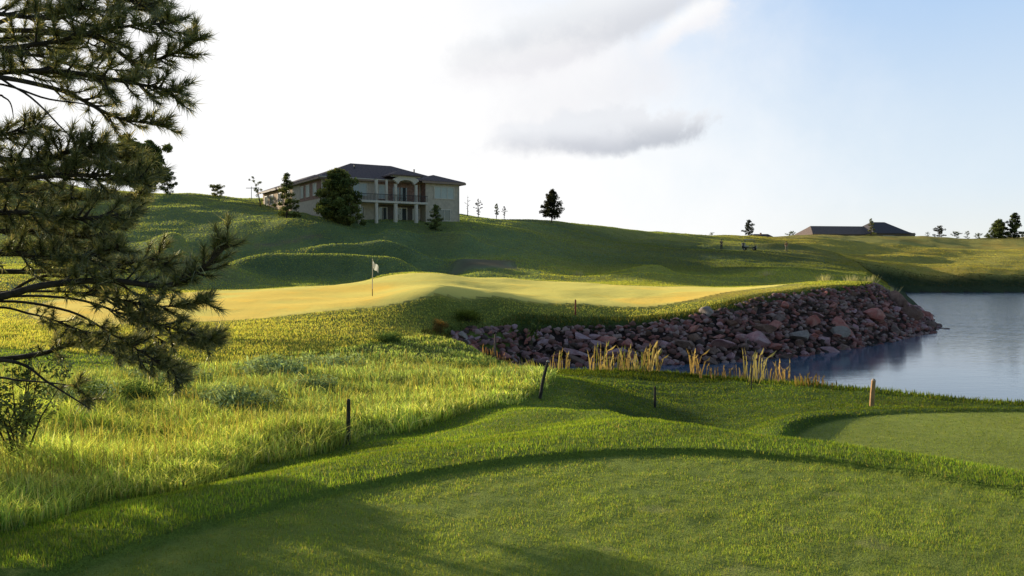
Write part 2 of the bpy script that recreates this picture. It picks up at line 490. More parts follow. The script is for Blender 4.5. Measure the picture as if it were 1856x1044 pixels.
def build_terrain():
    thf = np.radians(np.arange(-42, 42.001, 0.1))
    thb = np.radians(np.concatenate([np.arange(-180, -42, 3.0), ]))
    thr = np.radians(np.arange(45, 180, 3.0))
    th = np.concatenate([thb, thf, thr])
    rs = np.concatenate([np.linspace(0.25, 3.4, 16), np.arange(3.5, 9, 0.027), 9 * 1.0075 ** np.arange(0, 162), 30 * 1.0105 ** np.arange(0, 208), 262 * 1.07 ** np.arange(0, 48)])
    rs = np.unique(np.round(rs, 4))
    TH, RR = np.meshgrid(th, rs)
    X = RR * np.sin(TH); Y = RR * np.cos(TH)
    Z, st, st2, sg, sn, sp, wv, sb = height(X, Y, True)
    nr, nc = X.shape
    V = np.stack([X.ravel(), Y.ravel(), Z.ravel()], 1)
    i, j = np.meshgrid(np.arange(nr - 1), np.arange(nc), indexing='ij')
    j2 = (j + 1) % nc
    q = np.stack([i * nc + j, i * nc + j2, (i + 1) * nc + j2, (i + 1) * nc + j], -1).reshape(-1, 4)[:, ::-1]
    # centre cap
    V = np.vstack([V, [[0, 0, 3.35]]])
    Xf, Yf = V[:-1, 0], V[:-1, 1]
    # colours
    r = np.hypot(Xf, Yf)
    mix = lambda a, b, k: a * (1 - k[:, None]) + np.array(b) * k[:, None]
    rough = np.array(C_ROUGH_NEAR)
    C = np.tile(rough, (len(Xf), 1))
    C = mix(C, (0.06, 0.10, 0.02), sstep(Yf, 13, 17) * sstep(Xf, 0.5, 2.5) * (1 - sstep(Yf, 30, 36)) * 0.8)  # shade of the hollow behind the tee put into the turf colour
    C = mix(C, C_HILL, sstep(r, 30, 75))
    C = C * (1 - .35 * (sstep(Xf, 0, 25) * sstep(Yf, 75, 95) * (1 - sstep(Yf, 150, 180))))[:, None]  # shadow band across the mid hill darkened into the turf colour
    C = mix(C, C_RIDGE, sstep(Xf, 35, 75) * sstep(Yf, 90, 140))
    C = mix(C, C_RIDGE, sstep(r, 150, 175) * 0.6)
    ns = sstep(-sn, -0.3, 0.3)
    C = mix(C, C_NATIVE, ns)
    # approach in front of the green
    app = sstep(Yf, 24, 31) * (1 - sstep(Yf, 47, 52)) * sstep(sn, 0, 2) * (1 - sstep(Xf, -8, 0))
    C = mix(C, C_APPROACH, app)
    fr = sstep(6.0 - sg, 0, 3.0) * (sg > 0) * sstep(sp - wv, -1, 1.5) * (Yf < 75)
    C = mix(C, C_FRINGE, fr * (1 - ns))
    pen = sstep(Yf, 50, 56) * (1 - sstep(Yf, 78, 86)) * sstep(Xf, 8, 13) * sstep(sp - wv, -.5, 1.0) * (Xf < 45)
    C = mix(C, (0.58, 0.50, 0.13), pen * 0.95)
    C = mix(C, C_BANK, sstep(wv + 1.8 - sp, 0, 1.5) * sstep(wv, 3.2, 4) * (r < 75))
    C = mix(C, C_ROCKSOIL, sstep(wv - 0.2 - sp, 0, 0.8) * sstep(wv, 3.2, 4) * (Yf < 90) * (Xf < 50))
    C = mix(C, C_FARBANK, sstep(wv - 1 - sp, -1.5, 1.5) * (Yf > 85))
    # fairway beyond the green, a shade lighter
    fw = sstep(Yf, 62, 68) * (1 - sstep(Yf, 95, 110)) * sstep(Xf, 2, 10) * (sp > 6)
    C = mix(C, C_FAIRWAY, fw * 0.8)
    C = mix(C, C_MUD, (sp < 0.15).astype(float))
    pth = polyline_dist(Xf, Yf, PATH)
    C = mix(C, (0.28, 0.25, 0.16), 1 - sstep(pth, 0.3, 0.8))
    C = mix(C, C_BUNKER, sstep(-sb + 1.2 * vnoise(Xf, Yf, 2.3, 71), -2.2, 1.8) * .85)
    C = mix(C, C_GREEN, sstep(-sg, -0.5, 0.3))
    C = mix(C, C_TEE, sstep(-st, -0.03, 0.03))
    for wx, wy, wr in WORN:
        C = mix(C, (.40, .38, .12), .6 - .6 * sstep(np.hypot((Xf - wx) * .7, Yf - wy) / wr + 1.6 * vnoise(Xf, Yf, .09, 91), .3, 1.0) * 1.0)
    C = mix(C, C_TEE2, sstep(-st2, -0.06, 0.06))
    big = 1 + 0.30 * vnoise(Xf, Yf, 17, 21) + 0.24 * vnoise(Xf, Yf, 4.7, 22) + 0.16 * vnoise(Xf, Yf, 1.4, 23)
    big = np.where(sg < 0.3, 1 + 0.4 * (big - 1), big)
    C = C * big[:, None]
    warm = sstep(vnoise(Xf, Yf, 11, 31) + 0.5 * vnoise(Xf, Yf, 2.6, 32), 0.05, 0.45)[:, None]
    C = C * (1 + warm * np.array([0.22, 0.02, -0.1]))
    C = np.vstack([np.clip(C, 0.003, 0.9), [C_TEE]])
    fc = lambda a: a.ravel()[q].mean(1) if a.ndim == 1 else None
    cap = np.stack([np.full(nc, len(V) - 1), np.arange(nc), (np.arange(nc) + 1) % nc], 1)
    masks = {}
    f_st = st[q].mean(1); f_st2 = st2[q].mean(1); f_sg = sg[q].mean(1); f_sb = sb[q].mean(1); f_sn = sn[q].mean(1)
    m_tee = f_st < 0.02
    m_tee2 = (f_st2 < 0.02) & ~m_tee
    m_g = (f_sg < 0.0)
    m_b = f_sb < 0
    m_n = (f_sn < 0) & ~m_tee
    rest = ~(m_tee | m_tee2 | m_g | m_b | m_n)

    def sub(name, mask, mat, label, extra=None):
        fq = q[mask]
        used, inv = np.unique(fq.ravel(), return_inverse=True)
        me = mesh_np(name, V[used], inv.reshape(-1, 4), True, C[used])
        o = link(name, me, mat)
        return tag(o, label, None, None, 'structure')
    m_near = ground_mat('mown_rough', 42, 1.0, 0.06, var=0.38, mid=2.2, fuzz=0.25)
    m_far = ground_mat('hill_turf', 3.2, 1.0, 0.7, var=0.34, mid=0.35, fuzz=0.3)
    m_teem = ground_mat('tee_turf', 70, 1.0, 0.03, var=0.40, mid=4.0, fuzz=0.25)
    m_green = ground_mat('green_turf', 9, 0.6, 0.06, var=0.08, mid=0.5, fuzz=0.5)
    m_nat = ground_mat('native_soil', 22, 0.9, 0.05, var=0.4, mid=1.4, fuzz=0.2)
    m_sand = ground_mat('bunker_sand', 12, 0.5, 0.05, var=0.15, mid=0.8)
    cen = V[q].mean(1)
    nearm = np.hypot(cen[:, 0], cen[:, 1]) < 30
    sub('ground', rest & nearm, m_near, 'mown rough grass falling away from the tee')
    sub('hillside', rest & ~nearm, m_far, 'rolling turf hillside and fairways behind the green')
    sub('tee_box', m_tee, m_teem, 'closely mown tee with a rounded front edge')
    sub('lower_tee_box', m_tee2, m_teem, 'second mown tee on the lower terrace beside the pond')
    sub('putting_green', m_g, m_green, 'pale yellow putting green with the flag')
    sub('bunker', m_b, m_sand, 'shaded brown hollow on the slope behind the green')
    sub('native_grass_slope', m_n, m_nat, 'soil under the long native grass')
    # centre cap keeps the sheet closed under the camera
    me = mesh_np('tee_centre', np.vstack([V[:nc], V[-1:]]), np.stack([np.full(nc, nc), (np.arange(nc) + 1) % nc, np.arange(nc)], 1), True, C[np.r_[0:nc, len(V) - 1]])
    tag(link('tee_box', me, m_teem), 'tee turf underfoot', None, None, 'structure')


def polyline_dist(X, Y, pts):
    best = np.full(X.shape, 1e9)
    for (a, b) in zip(pts[:-1], pts[1:]):
        dx, dy = b[0] - a[0], b[1] - a[1]
        t = np.clip(((X - a[0]) * dx + (Y - a[1]) * dy) / (dx * dx + dy * dy), 0, 1)
        best = np.minimum(best, np.hypot(X - a[0] - t * dx, Y - a[1] - t * dy))
    return best


C_TEE = (0.30, 0.35, 0.07)
C_TEE2 = (0.34, 0.38, 0.085)
C_ROUGH_NEAR = (0.20, 0.26, 0.045)
C_HILL = (0.225, 0.285, 0.125)
C_RIDGE = (0.52, 0.45, 0.12)
C_NATIVE = (0.15, 0.16, 0.04)
C_APPROACH = (0.44, 0.41, 0.09)
C_FRINGE = (0.26, 0.28, 0.06)
C_BANK = (0.09, 0.13, 0.03)
C_ROCKSOIL = (0.055, 0.035, 0.03)
C_FARBANK = (0.06, 0.085, 0.035)
C_FAIRWAY = (0.46, 0.46, 0.11)
C_MUD = (0.05, 0.04, 0.03)
C_BUNKER = (0.15, 0.125, 0.085)
C_GREEN = (0.70, 0.575, 0.15)
WORN = [(2.12, 4.86, .11), (1.25, 4.42, .13), (.95, 5.55, .10), (1.75, 5.1, .07), (.55, 4.75, .06), (2.3, 5.9, .08), (-.3, 5.9, .07), (1.5, 6.3, .06)]
build_terrain()

# ------------------------------------------------------------------- water
def build_water():
    m, g, b = newmat('pond_water')
    b.inputs['Base Color'].default_value = (0.07, 0.145, 0.23, 1)
    b.inputs['Roughness'].default_value = 0.06
    b.inputs['IOR'].default_value = 1.33
    b.inputs['Specular IOR Level'].default_value = 0.5
    tc = g.new('ShaderNodeTexCoord').outputs['Object']
    mp = g.new('ShaderNodeMapping'); g.l.new(tc, mp.inputs[0])
    mp.inputs['Rotation'].default_value = (0, 0, R(20)); mp.inputs['Scale'].default_value = (0.55, 1.3, 1)
    n1 = g.noise(mp.outputs[0], 2.2, 4, 0.6, 0.5)
    n2 = g.noise(mp.outputs[0], 0.35, 3, 0.5, 0.3)
    sy = g.new('ShaderNodeSeparateXYZ'); g.l.new(tc, sy.inputs[0])
    bp = g.new('ShaderNodeBump'); bp.inputs['Distance'].default_value = 0.06
    calm = g.math('ADD', g.ss(sy.outputs[1], 42, 80), g.math('MULTIPLY', g.ss(sy.outputs[0], 16, 34), .35), clamp=True)
    g.l.new(g.math('MULTIPLY_ADD', calm, .75, .06), bp.inputs['Strength'])
    g.l.new(g.math('ADD', n1, g.math('MULTIPLY', n2, 1.2)), bp.inputs['Height'])
    g.l.new(bp.outputs[0], b.inputs['Normal'])
    v = [(-8, 14, 0), (190, 5, 0), (190, 165, 0), (30, 165, 0), (-8, 60, 0)]
    me = bpy.data.meshes.new('pond'); me.from_pydata(v, [], [(0, 1, 2, 3, 4)]); me.update()
    tag(link('pond', me, m), 'blue rippled pond', None, None, 'structure')


build_water()


# --------------------------------------------------------- grass and meadows
def blades(name, x, y, z, h, w, col, lean=0.35, curve=0.4, seg=1, mat=None, label=None, tipcol=None):
    """Grass blades as one mesh; seg 1 = a triangle, seg 2 = a bent blade."""
    N = len(x)
    ang = RNG.uniform(0, 2 * math.pi, N)
    la = RNG.uniform(0, 2 * math.pi, N)
    lm = np.abs(RNG.normal(0, lean, N))
    wx, wy = np.cos(ang) * w / 2, np.sin(ang) * w / 2
    tx, ty = np.cos(la) * lm * h, np.sin(la) * lm * h
    tz = h * np.sqrt(np.clip(1 - lm ** 2 * 0.6, 0.1, 1))
    b0 = np.stack([x - wx, y - wy, z - 0.01], 1); b1 = np.stack([x + wx, y + wy, z - 0.01], 1)
    if seg == 1:
        t = np.stack([x + tx, y + ty, z + tz], 1)
        V = np.stack([b0, b1, t], 1).reshape(-1, 3)
        Fc = np.arange(N * 3).reshape(-1, 3)
        k = 3
        shade = np.array([0.62, 0.62, 1.15])  # darker root, lighter tip: self-shading put into the blade colour
    else:
        mx = x + tx * 0.35; my = y + ty * 0.35; mz = z + tz * 0.6
        m0 = np.stack([mx - wx * .8, my - wy * .8, mz], 1); m1 = np.stack([mx + wx * .8, my + wy * .8, mz], 1)
        t = np.stack([x + tx * (1 + curve), y + ty * (1 + curve), z + tz], 1)
        V = np.stack([b0, b1, m0, m1, t], 1).reshape(-1, 3)
        base = (np.arange(N) * 5)[:, None]
        Fc = np.concatenate([base + np.array([[0, 1, 3]]), base + np.array([[0, 3, 2]]), base + np.array([[2, 3, 4]])], 0)
        k = 5
        shade = np.array([0.7, 0.7, 1.0, 1.0, 1.2])  # bent blade carries its root self-shading in the colour as well
    Cc = col[:, None, :] * shade[None, :, None]
    if tipcol is not None:
        Cc[:, -1, :] = tipcol
    me = mesh_np(name, V, Fc, False, Cc.reshape(-1, 3))
    o = link(name, me, mat)
    return tag(o, label, name.replace('_', ' '), None, 'stuff')


BL = foliage('grass_blade', trans=0.5, var=0.25, scale=0.9, tcol=(1.35, 1.2, 0.5))


def sample(N, pxr, dr, p=1.0):
    """Random ground points, denser nearer the viewer's end of the course."""
    px = RNG.uniform(pxr[0], pxr[1], N)
    d = np.exp(RNG.uniform(math.log(dr[0]), math.log(dr[1]), N))
    return (px - 928) / F * d, d


def jitcol(N, cols, wts, jit=0.18):
    cols = np.array(cols)
    k = RNG.choice(len(cols), N, p=np.array(wts) / sum(wts))
    c = cols[k] * (1 + RNG.normal(0, jit, (N, 1)))
    return np.clip(c * (1 + RNG.normal(0, 0.06, (N, 3))), 0.004, 0.9)


def make_grass():
    # tee
    x, y = sample(230000, (-150, 2050), (3.6, 7.6))
    z, st, st2, sg, sn, sp, wv, sb = height(x, y, True)
    k = st < 0.02
    x, y, z = x[k], y[k], z[k]; N = len(x)
    pat = vnoise(x, y, 0.5, 40) + vnoise(x, y, 0.17, 41)
    wn = np.ones(N)
    for wx, wy, wr in WORN: wn = np.minimum(wn, sstep(np.hypot((x - wx) * .7, y - wy) / wr, .3, 1.1))
    k = RNG.uniform(0, 1, N) < (0.6 + 0.7 * pat) * (.3 + .7 * wn)
    x, y, z, pat = x[k], y[k], z[k], pat[k]; N = len(x)
    col = jitcol(N, [(.35, .43, .075), (.27, .36, .065), (.50, .46, .16)], [5, 4, 1.6]) * (1 + 0.45 * pat[:, None])
    blades('tee_grass', x, y, z, RNG.uniform(.010, .026, N), 0.0012 * y * RNG.uniform(.6, 1.2, N), np.clip(col, .005, 1), 0.55, mat=BL, label='short mown grass on the tee')
    # rough collar, near slopes and lower tee
    x, y = sample(430000, (-200, 2100), (4.3, 34))
    z, st, st2, sg, sn, sp, wv, sb = height(x, y, True)
    k = (st > 0.03) & (st2 > 0.03) & (sn > -0.25) & (sp > 0.3)
    x, y, z, st, sp = x[k], y[k], z[k], st[k], sp[k]; N = len(x)
    pat = vnoise(x, y, 0.6, 42) + 0.8 * vnoise(x, y, 2.4, 43)
    col = jitcol(N, [(.30, .44, .06), (.40, .50, .07), (.19, .31, .05), (.50, .46, .17)], [5, 4, 3, 1]) * (1 + 0.5 * pat[:, None])
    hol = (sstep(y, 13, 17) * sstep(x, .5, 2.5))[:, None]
    col = col * (1 - .45 * hol * (1 + .6 * vnoise(x, y, 1.5, 44))[:, None])  # the hollow's shade is painted into these blades too
    h = RNG.uniform(.016, .038, N) * (1 + 0.3 * pat) * (1 + 0.5 * sstep(y, 14, 26))
    h = np.where((sp < 3.2) & (y > 18), h * RNG.uniform(1.5, 3.8, N), h)
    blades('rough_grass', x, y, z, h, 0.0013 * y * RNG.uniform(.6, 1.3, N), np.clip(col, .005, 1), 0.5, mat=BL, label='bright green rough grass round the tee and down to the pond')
    # lower tee
    x, y = sample(60000, (1350, 2100), (8.5, 18))
    z, st, st2, sg, sn, sp, wv, sb = height(x, y, True)
    k = st2 < 0.02
    x, y, z = x[k], y[k], z[k]; N = len(x)
    col = jitcol(N, [(.33, .40, .08), (.26, .33, .07)], [5, 4])
    blades('lower_tee_grass', x, y, z, RNG.uniform(.012, .03, N), 0.0011 * y * RNG.uniform(.6, 1.2, N), col, 0.6, mat=BL, label='short mown grass on the lower tee by the pond')
    # long native grass
    x, y = sample(330000, (-450, 1120), (4.6, 40))
    z, st, st2, sg, sn, sp, wv, sb = height(x, y, True)
    k = (sn < 0.12 + 0.25 * vnoise(x, y, 0.8, 50)) & (sp > 0.2)
    x, y, z, sn = x[k], y[k], z[k], sn[k]; N = len(x)
    a = vnoise(x, y, 6, 51) + 0.6 * vnoise(x, y, 1.8, 52)
    sage = sstep(a + 0.5 * sstep(y, 10, 20) - 0.35 * sstep(x, -5, -1), -0.08, 0.28)
    sage = np.maximum(sage, sstep(y, 11, 14) * (1 - sstep(y, 24, 29)) * (1 - sstep(x, -3.2, -1.2)) * np.clip(.75 + .9 * vnoise(x, y, 2.2, 57), 0, 1))
    gold = jitcol(N, [(.80, .82, .24), (.63, .76, .20), (.86, .82, .40), (.44, .58, .15), (.24, .37, .09)], [3, 5, 1.5, 4, 1.5], .3)
    sg_ = jitcol(N, [(.40, .50, .19), (.50, .58, .25), (.24, .34, .10)], [4, 3, 3], .25)
    col = np.where(RNG.uniform(0, 1, N)[:, None] < sage[:, None] * 0.85, sg_, gold)
    edge = sstep(-sn, 0.0, 1.2)
    h = RNG.uniform(.07, .24, N) * (0.85 + 0.15 * edge) * np.clip(1 + 1.0 * vnoise(x, y, 1.1, 53) + 0.8 * vnoise(x, y, .4, 54), .35, 2) * (1 - 0.35 * sstep(y, 20, 34))
    blades('native_grass', x, y, z, h, 0.0011 * y * RNG.uniform(.6, 1.4, N) + 0.002, np.clip(col * (1 + .5 * vnoise(x, y, .9, 55))[:, None], .01, 1), 0.48, 0.9, 2, BL, 'long yellow green native grass on the slope left of the tee')
    # seed heads standing above it
    x, y = sample(12000, (-400, 1080), (5.2, 30))
    z, st, st2, sg, sn, sp, wv, sb = height(x, y, True)
    k = (sn < -0.35)
    x, y, z = x[k], y[k], z[k]; N = len(x)
    col = jitcol(N, [(.40, .36, .12), (.34, .34, .08), (.30, .24, .10)], [3, 3, 1])
    blades('seed_stalks', x, y, z, RNG.uniform(.22, .46, N), 0.0008 * y + 0.001, col, 0.22, 0.9, 2, BL, 'thin pale seed stalks above the native grass')
    # tufts on the slopes below and round the green, the pond rim and the far shore
    x, y = sample(330000, (-200, 2000), (26, 75))
    z, st, st2, sg, sn, sp, wv, sb = height(x, y, True)
    k = (sn > 0) & (sg > 0.12) & (sp > wv * 0.9)
    k &= RNG.uniform(0, 1, len(x)) < np.where((sp < wv + 3) & ((wv > 3.2)) | (x < -3), 1.0, 0.6)
    x, y, z, sp, wv, sg = x[k], y[k], z[k], sp[k], wv[k], sg[k]; N = len(x)
    rim = (sp < wv + 0.9) & (y > 38)
    col = jitcol(N, [(.10, .14, .02), (.15, .17, .03), (.06, .10, .02)], [4, 3, 3])
    ap = (x < -3) | (sg < 4) | ((x > 10) & (sp > wv + .3) & (y > 52))
    col[ap] = jitcol(int(ap.sum()), [(.84, .77, .19), (.70, .70, .17), (.86, .72, .26)], [4, 3, 1])
    col[rim] = jitcol(int(rim.sum()), [(.30, .25, .10), (.14, .16, .04)], [1, 3])
    h = RNG.uniform(.04, .11, N) * np.clip(.35 + sg / 3, .35, 1) * np.where((x > 10) & (y > 52), .45, 1); h = np.where(rim, h * RNG.uniform(1, 2.6, N), h)
    blades('bank_grass', x, y, z, h, 0.0011 * y * RNG.uniform(.7, 1.4, N), col, 0.45, mat=BL, label='grass on the slopes in front of the green and above the rocks')
    # hillside texture
    x, y = sample(640000, (-100, 2000), (62, 215))
    z, st, st2, sg, sn, sp, wv, sb = height(x, y, True)
    k = (sg > 1.5) & (sp > 3) & (sb > 0.5)
    k &= RNG.uniform(0, 1, len(x)) < np.clip(0.85 + 0.8 * vnoise(x, y, 14, 60) + 0.4 * (sp < wv + 4), 0.1, 1)
    x, y, z, sp, wv, sg = x[k], y[k], z[k], sp[k], wv[k], sg[k]; N = len(x)
    far = (sp < wv + 1.0) & (y > 144) & (x > 62)
    rid = sstep(x, 30, 70)[:, None]
    col = jitcol(N, [(.48, .57, .17), (.57, .63, .19), (.38, .47, .15)], [4, 3, 3]) * (1 - rid) + jitcol(N, [(.72, .62, .15), (.60, .56, .14)], [1, 1]) * rid
    col = col * (1 - .42 * sstep(x, -8, 18) * sstep(y, 92, 104) * (1 - sstep(y, 150, 185)))[:, None]  # hill shadow band painted darker on the blades
    fwy = ((y < 96) & (x > 3))
    col[fwy] = jitcol(int(fwy.sum()), [(.66, .66, .15), (.54, .58, .13)], [1, 1])
    col[far] = jitcol(int(far.sum()), [(.08, .11, .04), (.30, .22, .12), (.12, .14, .06)], [5, 1.5, 2])
    h = RNG.uniform(.04, .13, N); h = np.where(far, h * RNG.uniform(.8, 2.2, N), h)
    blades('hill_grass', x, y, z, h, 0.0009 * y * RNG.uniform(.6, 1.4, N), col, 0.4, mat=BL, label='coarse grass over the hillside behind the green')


make_grass()


# ------------------------------------------------------------------- rocks
def rock_mesh(name, seed, mat, sub=3, flat=0.8):
    rr = random.Random(seed)
    bm = bmesh.new()
    bmesh.ops.create_icosphere(bm, subdivisions=sub, radius=1.0)
    planes = []
    for _ in range(9):
        d = Vector((rr.gauss(0, 1), rr.gauss(0, 1), rr.gauss(0, 1))).normalized()
        planes.append((d, rr.uniform(0.34, 0.68)))
    for v in bm.verts:
        for d, o in planes:
            k = v.co.dot(d)
            if k > o: v.co -= d * (k - o) * 0.95
        v.co *= rr.uniform(0.975, 1.02)
        v.co.x *= 1.15; v.co.z *= flat
    me = bpy.data.meshes.new(name)
    bm.to_mesh(me); bm.free()
    me.materials.append(mat)
    return me


def rock_mat(name, c1, c2, c3):
    m, g, b = newmat(name)
    oi = g.new('ShaderNodeObjectInfo').outputs['Random']
    tc = g.new('ShaderNodeTexCoord').outputs['Object']
    n1 = g.noise(tc, 1.6, 5, 0.6); n2 = g.noise(tc, 7, 4, 0.7)
    c = g.mix(oi, c1, c2)
    c = g.mix(g.ss(n1, 0.35, 0.7), c, c3)
    c = g.mix(g.math('MULTIPLY', g.ss(n2, 0.3, 0.75), 0.55), c, tuple(x * 0.45 for x in c1))
    g.put(b.inputs['Base Color'], c)
    b.inputs['Roughness'].default_value = 0.85
    bp = g.new('ShaderNodeBump'); bp.inputs['Strength'].default_value = 0.7; bp.inputs['Distance'].default_value = 0.15
    g.l.new(n2, bp.inputs['Height']); g.l.new(bp.outputs[0], b.inputs['Normal'])
    return m


ROCK_RED = rock_mat('red_stone', (0.745, 0.227, 0.179), (0.518, 0.179, 0.145), (0.842, 0.438, 0.341))
ROCK_PURPLE = rock_mat('purple_stone', (0.810, 0.389, 0.389), (0.583, 0.292, 0.283), (0.880, 0.583, 0.551))
ROCK_MAUVE = rock_mat('mauve_stone', (0.694, 0.403, 0.414), (0.560, 0.314, 0.314), (0.784, 0.538, 0.538))
ROCK_DARK = rock_mat('brown_stone', (0.330, 0.180, 0.128), (0.195, 0.120, 0.090), (0.480, 0.300, 0.232))
ROCK_PALE = rock_mat('pale_stone', (0.625, 0.500, 0.413), (0.575, 0.463, 0.400), (0.450, 0.325, 0.263))


def rock_points(n, rnd, d0=0.0, d1=1.0):
    """Points on the stone bank: along the peninsula's shore, up its slope."""
    shore = [(-2.6, 39.6), (-1.0, 39.9), (1, 40.3), (5, 40.6), (10, 41.8), (15, 44.7), (18, 47.3), (22, 51), (27, 56.5), (31, 61), (34.5, 67), (37.8, 75), (42, 83)]
    wid = [2.8, 3.2, 3.6, 4.0, 4.5, 4.9, 5.2, 5.2, 5.0, 4.8, 4.6, 5.0, 5.0]
    seg = [math.hypot(b[0] - a[0], b[1] - a[1]) for a, b in zip(shore[:-1], shore[1:])]
    tot = sum(seg)
    out = []
    for _ in range(n):
        s = rnd.uniform(0, tot); i = 0
        while s > seg[i] and i < len(seg) - 1: s -= seg[i]; i += 1
        t = s / seg[i]
        a, b = shore[i], shore[i + 1]
        nx, ny = -(b[1] - a[1]) / seg[i], (b[0] - a[0]) / seg[i]
        w = wid[i] + t * (wid[i + 1] - wid[i])
        u = rnd.uniform(d0, d1)
        out.append((a[0] + t * (b[0] - a[0]) + nx * u * w, a[1] + t * (b[1] - a[1]) + ny * u * w, u))
    return out


def make_rocks():
    rnd = random.Random(5)
    kinds = {
        'red': (ROCK_RED, [rock_mesh('boulder', 10 + i, ROCK_RED) for i in range(5)], 'rusty red boulder packed among the stones of the pond bank', 'red boulders in the stone bank'),
        'mauve': (ROCK_MAUVE, [rock_mesh('boulder', 80 + i, ROCK_MAUVE) for i in range(4)], 'light mauve boulder in the low left part of the stone bank', 'mauve boulders at the left of the stone bank'),
        'purple': (ROCK_PURPLE, [rock_mesh('boulder', 30 + i, ROCK_PURPLE) for i in range(5)], 'purplish pink boulder packed among the stones of the pond bank', 'purplish boulders in the stone bank'),
        'dark': (ROCK_DARK, [rock_mesh('boulder', 50 + i, ROCK_DARK) for i in range(4)], 'dark brown boulder packed among the stones of the pond bank', 'dark brown boulders in the stone bank'),
    }
    pts = rock_points(2600, rnd, -0.04, 0.98)
    chosen = []
    for (x, y, u) in pts:                     # blue-noise thinning
        rad = (0.20 + 0.34 * rnd.random() ** 1.6) * (1.06 if y > 47 else 0.9)
        if rnd.random() < 0.13: rad *= 1.9
        if u > .72: rad *= .7
        if u > .88 and x > 12: continue
        if all((x - a) ** 2 + (y - b) ** 2 > (0.78 * (rad + c)) ** 2 for a, b, c, _ in chosen):
            chosen.append((x, y, rad, u))
        if len(chosen) >= 290: break
    xs = np.array([c[0] for c in chosen]); ys = np.array([c[1] for c in chosen])
    zs = height(xs, ys)
    for (x, y, rad, u), z in zip(chosen, zs):
        left = x < 6
        k = rnd.choices(['red', 'purple', 'dark', 'mauve'], [3, 2, 1, 5] if left else [4, 2.6, 4, 0])[0]
        mat, mm, lab, grp = kinds[k]
        o = bpy.data.objects.new('boulder', rnd.choice(mm))
        COL.objects.link(o)
        o.location = (x, y, z + rad * 0.18)
        o.rotation_euler = (rnd.uniform(-.5, .5), rnd.uniform(-.5, .5), rnd.uniform(0, 6.28))
        s = rad
        o.scale = (s * rnd.uniform(.95, 1.65), s * rnd.uniform(.75, 1.15), s * rnd.uniform(.55, 1.05))
        tag(o, lab, 'boulder', grp)
    # the pale ones that stand out
    for px, py, d, s, lab, sh in [
        (1447, 605, 47.6, 0.62, 'palest large boulder near the middle of the stone bank', 61),
        (1376, 608, 45.3, 0.70, 'greyish mauve boulder left of the palest one in the stone bank', 62),
        (1578, 568, 57.0, 0.80, 'large pinkish boulder high up near the tip of the stone bank', 63),
        (840, 622, 41.2, 0.42, 'pale grey boulder at the left end of the stone bank', 64),
        (1284, 573, 47.6, 0.5, 'small tan boulder on the upper edge of the stone bank', 65),
        (1520, 612, 50.5, 0.55, 'dull grey boulder low down above the dark reflection', 66)]:
        p = P(px, py, d)
        m = ROCK_PALE if sh in (61, 64, 65) else (ROCK_PURPLE if sh == 62 else ROCK_RED if sh == 63 else ROCK_PALE)
        o = link('boulder', rock_mesh('boulder', sh, m))
        o.location = (p.x, p.y, hz(p.x, p.y) + s * 0.35)
        o.scale = (s * 1.15, s, s); o.rotation_euler = (0.2, 0.1, sh)
        tag(o, lab, 'boulder')
    # rock breaking the surface
    p = P(1716, 596, 64.6)
    o = link('boulder', rock_mesh('boulder', 71, ROCK_DARK)); o.location = (p.x, p.y, 0.0); o.scale = (0.45, 0.3, 0.16)
    tag(o, 'small dark rock breaking the water off the tip of the stone bank', 'boulder')
    # small rubble between
    tmpl = []
    for i in range(4):
        me = rock_mesh('rubble', 90 + i, ROCK_RED, 1)
        tmpl.append((np.array([v.co[:] for v in me.vertices]), np.array([p.vertices[:] for p in me.polygons])))
    pts = rock_points(3600, rnd, -0.05, 0.97)
    xs = np.array([p[0] for p in pts]); ys = np.array([p[1] for p in pts]); zs = height(xs, ys)
    VV, FF, CC, b = [], [], [], 0
    for i in range(len(pts)):
        tv, tf = rnd.choice(tmpl)
        a = rnd.uniform(0, 6.28); s = rnd.uniform(.10, .33)
        M = np.array([[math.cos(a), -math.sin(a), 0], [math.sin(a), math.cos(a), 0], [0, 0, 1]]) * s
        VV.append(tv @ M.T + [xs[i], ys[i], zs[i] + 0.05]); FF.append(tf + b); b += len(tv)
        c = rnd.choice([(.34, .13, .105), (.22, .11, .085), (.36, .19, .175), (.11, .07, .055), (.46, .30, .26)])
        CC.append(np.tile(c, (len(tv), 1)))
    m, g, bs = newmat('rubble_stone')
    a = g.new('ShaderNodeAttribute'); a.attribute_name = 'Col'
    g.l.new(a.outputs['Color'], bs.inputs['Base Color']); bs.inputs['Roughness'].default_value = 0.9
    o = link('rubble', mesh_np('rubble', np.concatenate(VV), np.concatenate(FF), False, np.concatenate(CC)), m)
    tag(o, 'reddish rubble filling the gaps between the boulders of the pond bank', 'rubble', None, 'stuff')


make_rocks()


# -------------------------------------------------------- trees and bushes
BARK = simple('bark', (0.10, 0.075, 0.055), 0.95, 0.5, 9, bump=0.8)
BARK_DK = simple('dark_bark', (0.06, 0.045, 0.035), 0.95, 0.5, 9, bump=0.8)
LEAF = foliage('leaf', trans=0.30, var=0.4, scale=0.8, tcol=(1.3, 1.2, 0.6))
NEEDLE = foliage('pine_needle', trans=0.45, var=0.4, scale=1.6, tcol=(1.7, 1.4, 0.75), gloss=0.16)


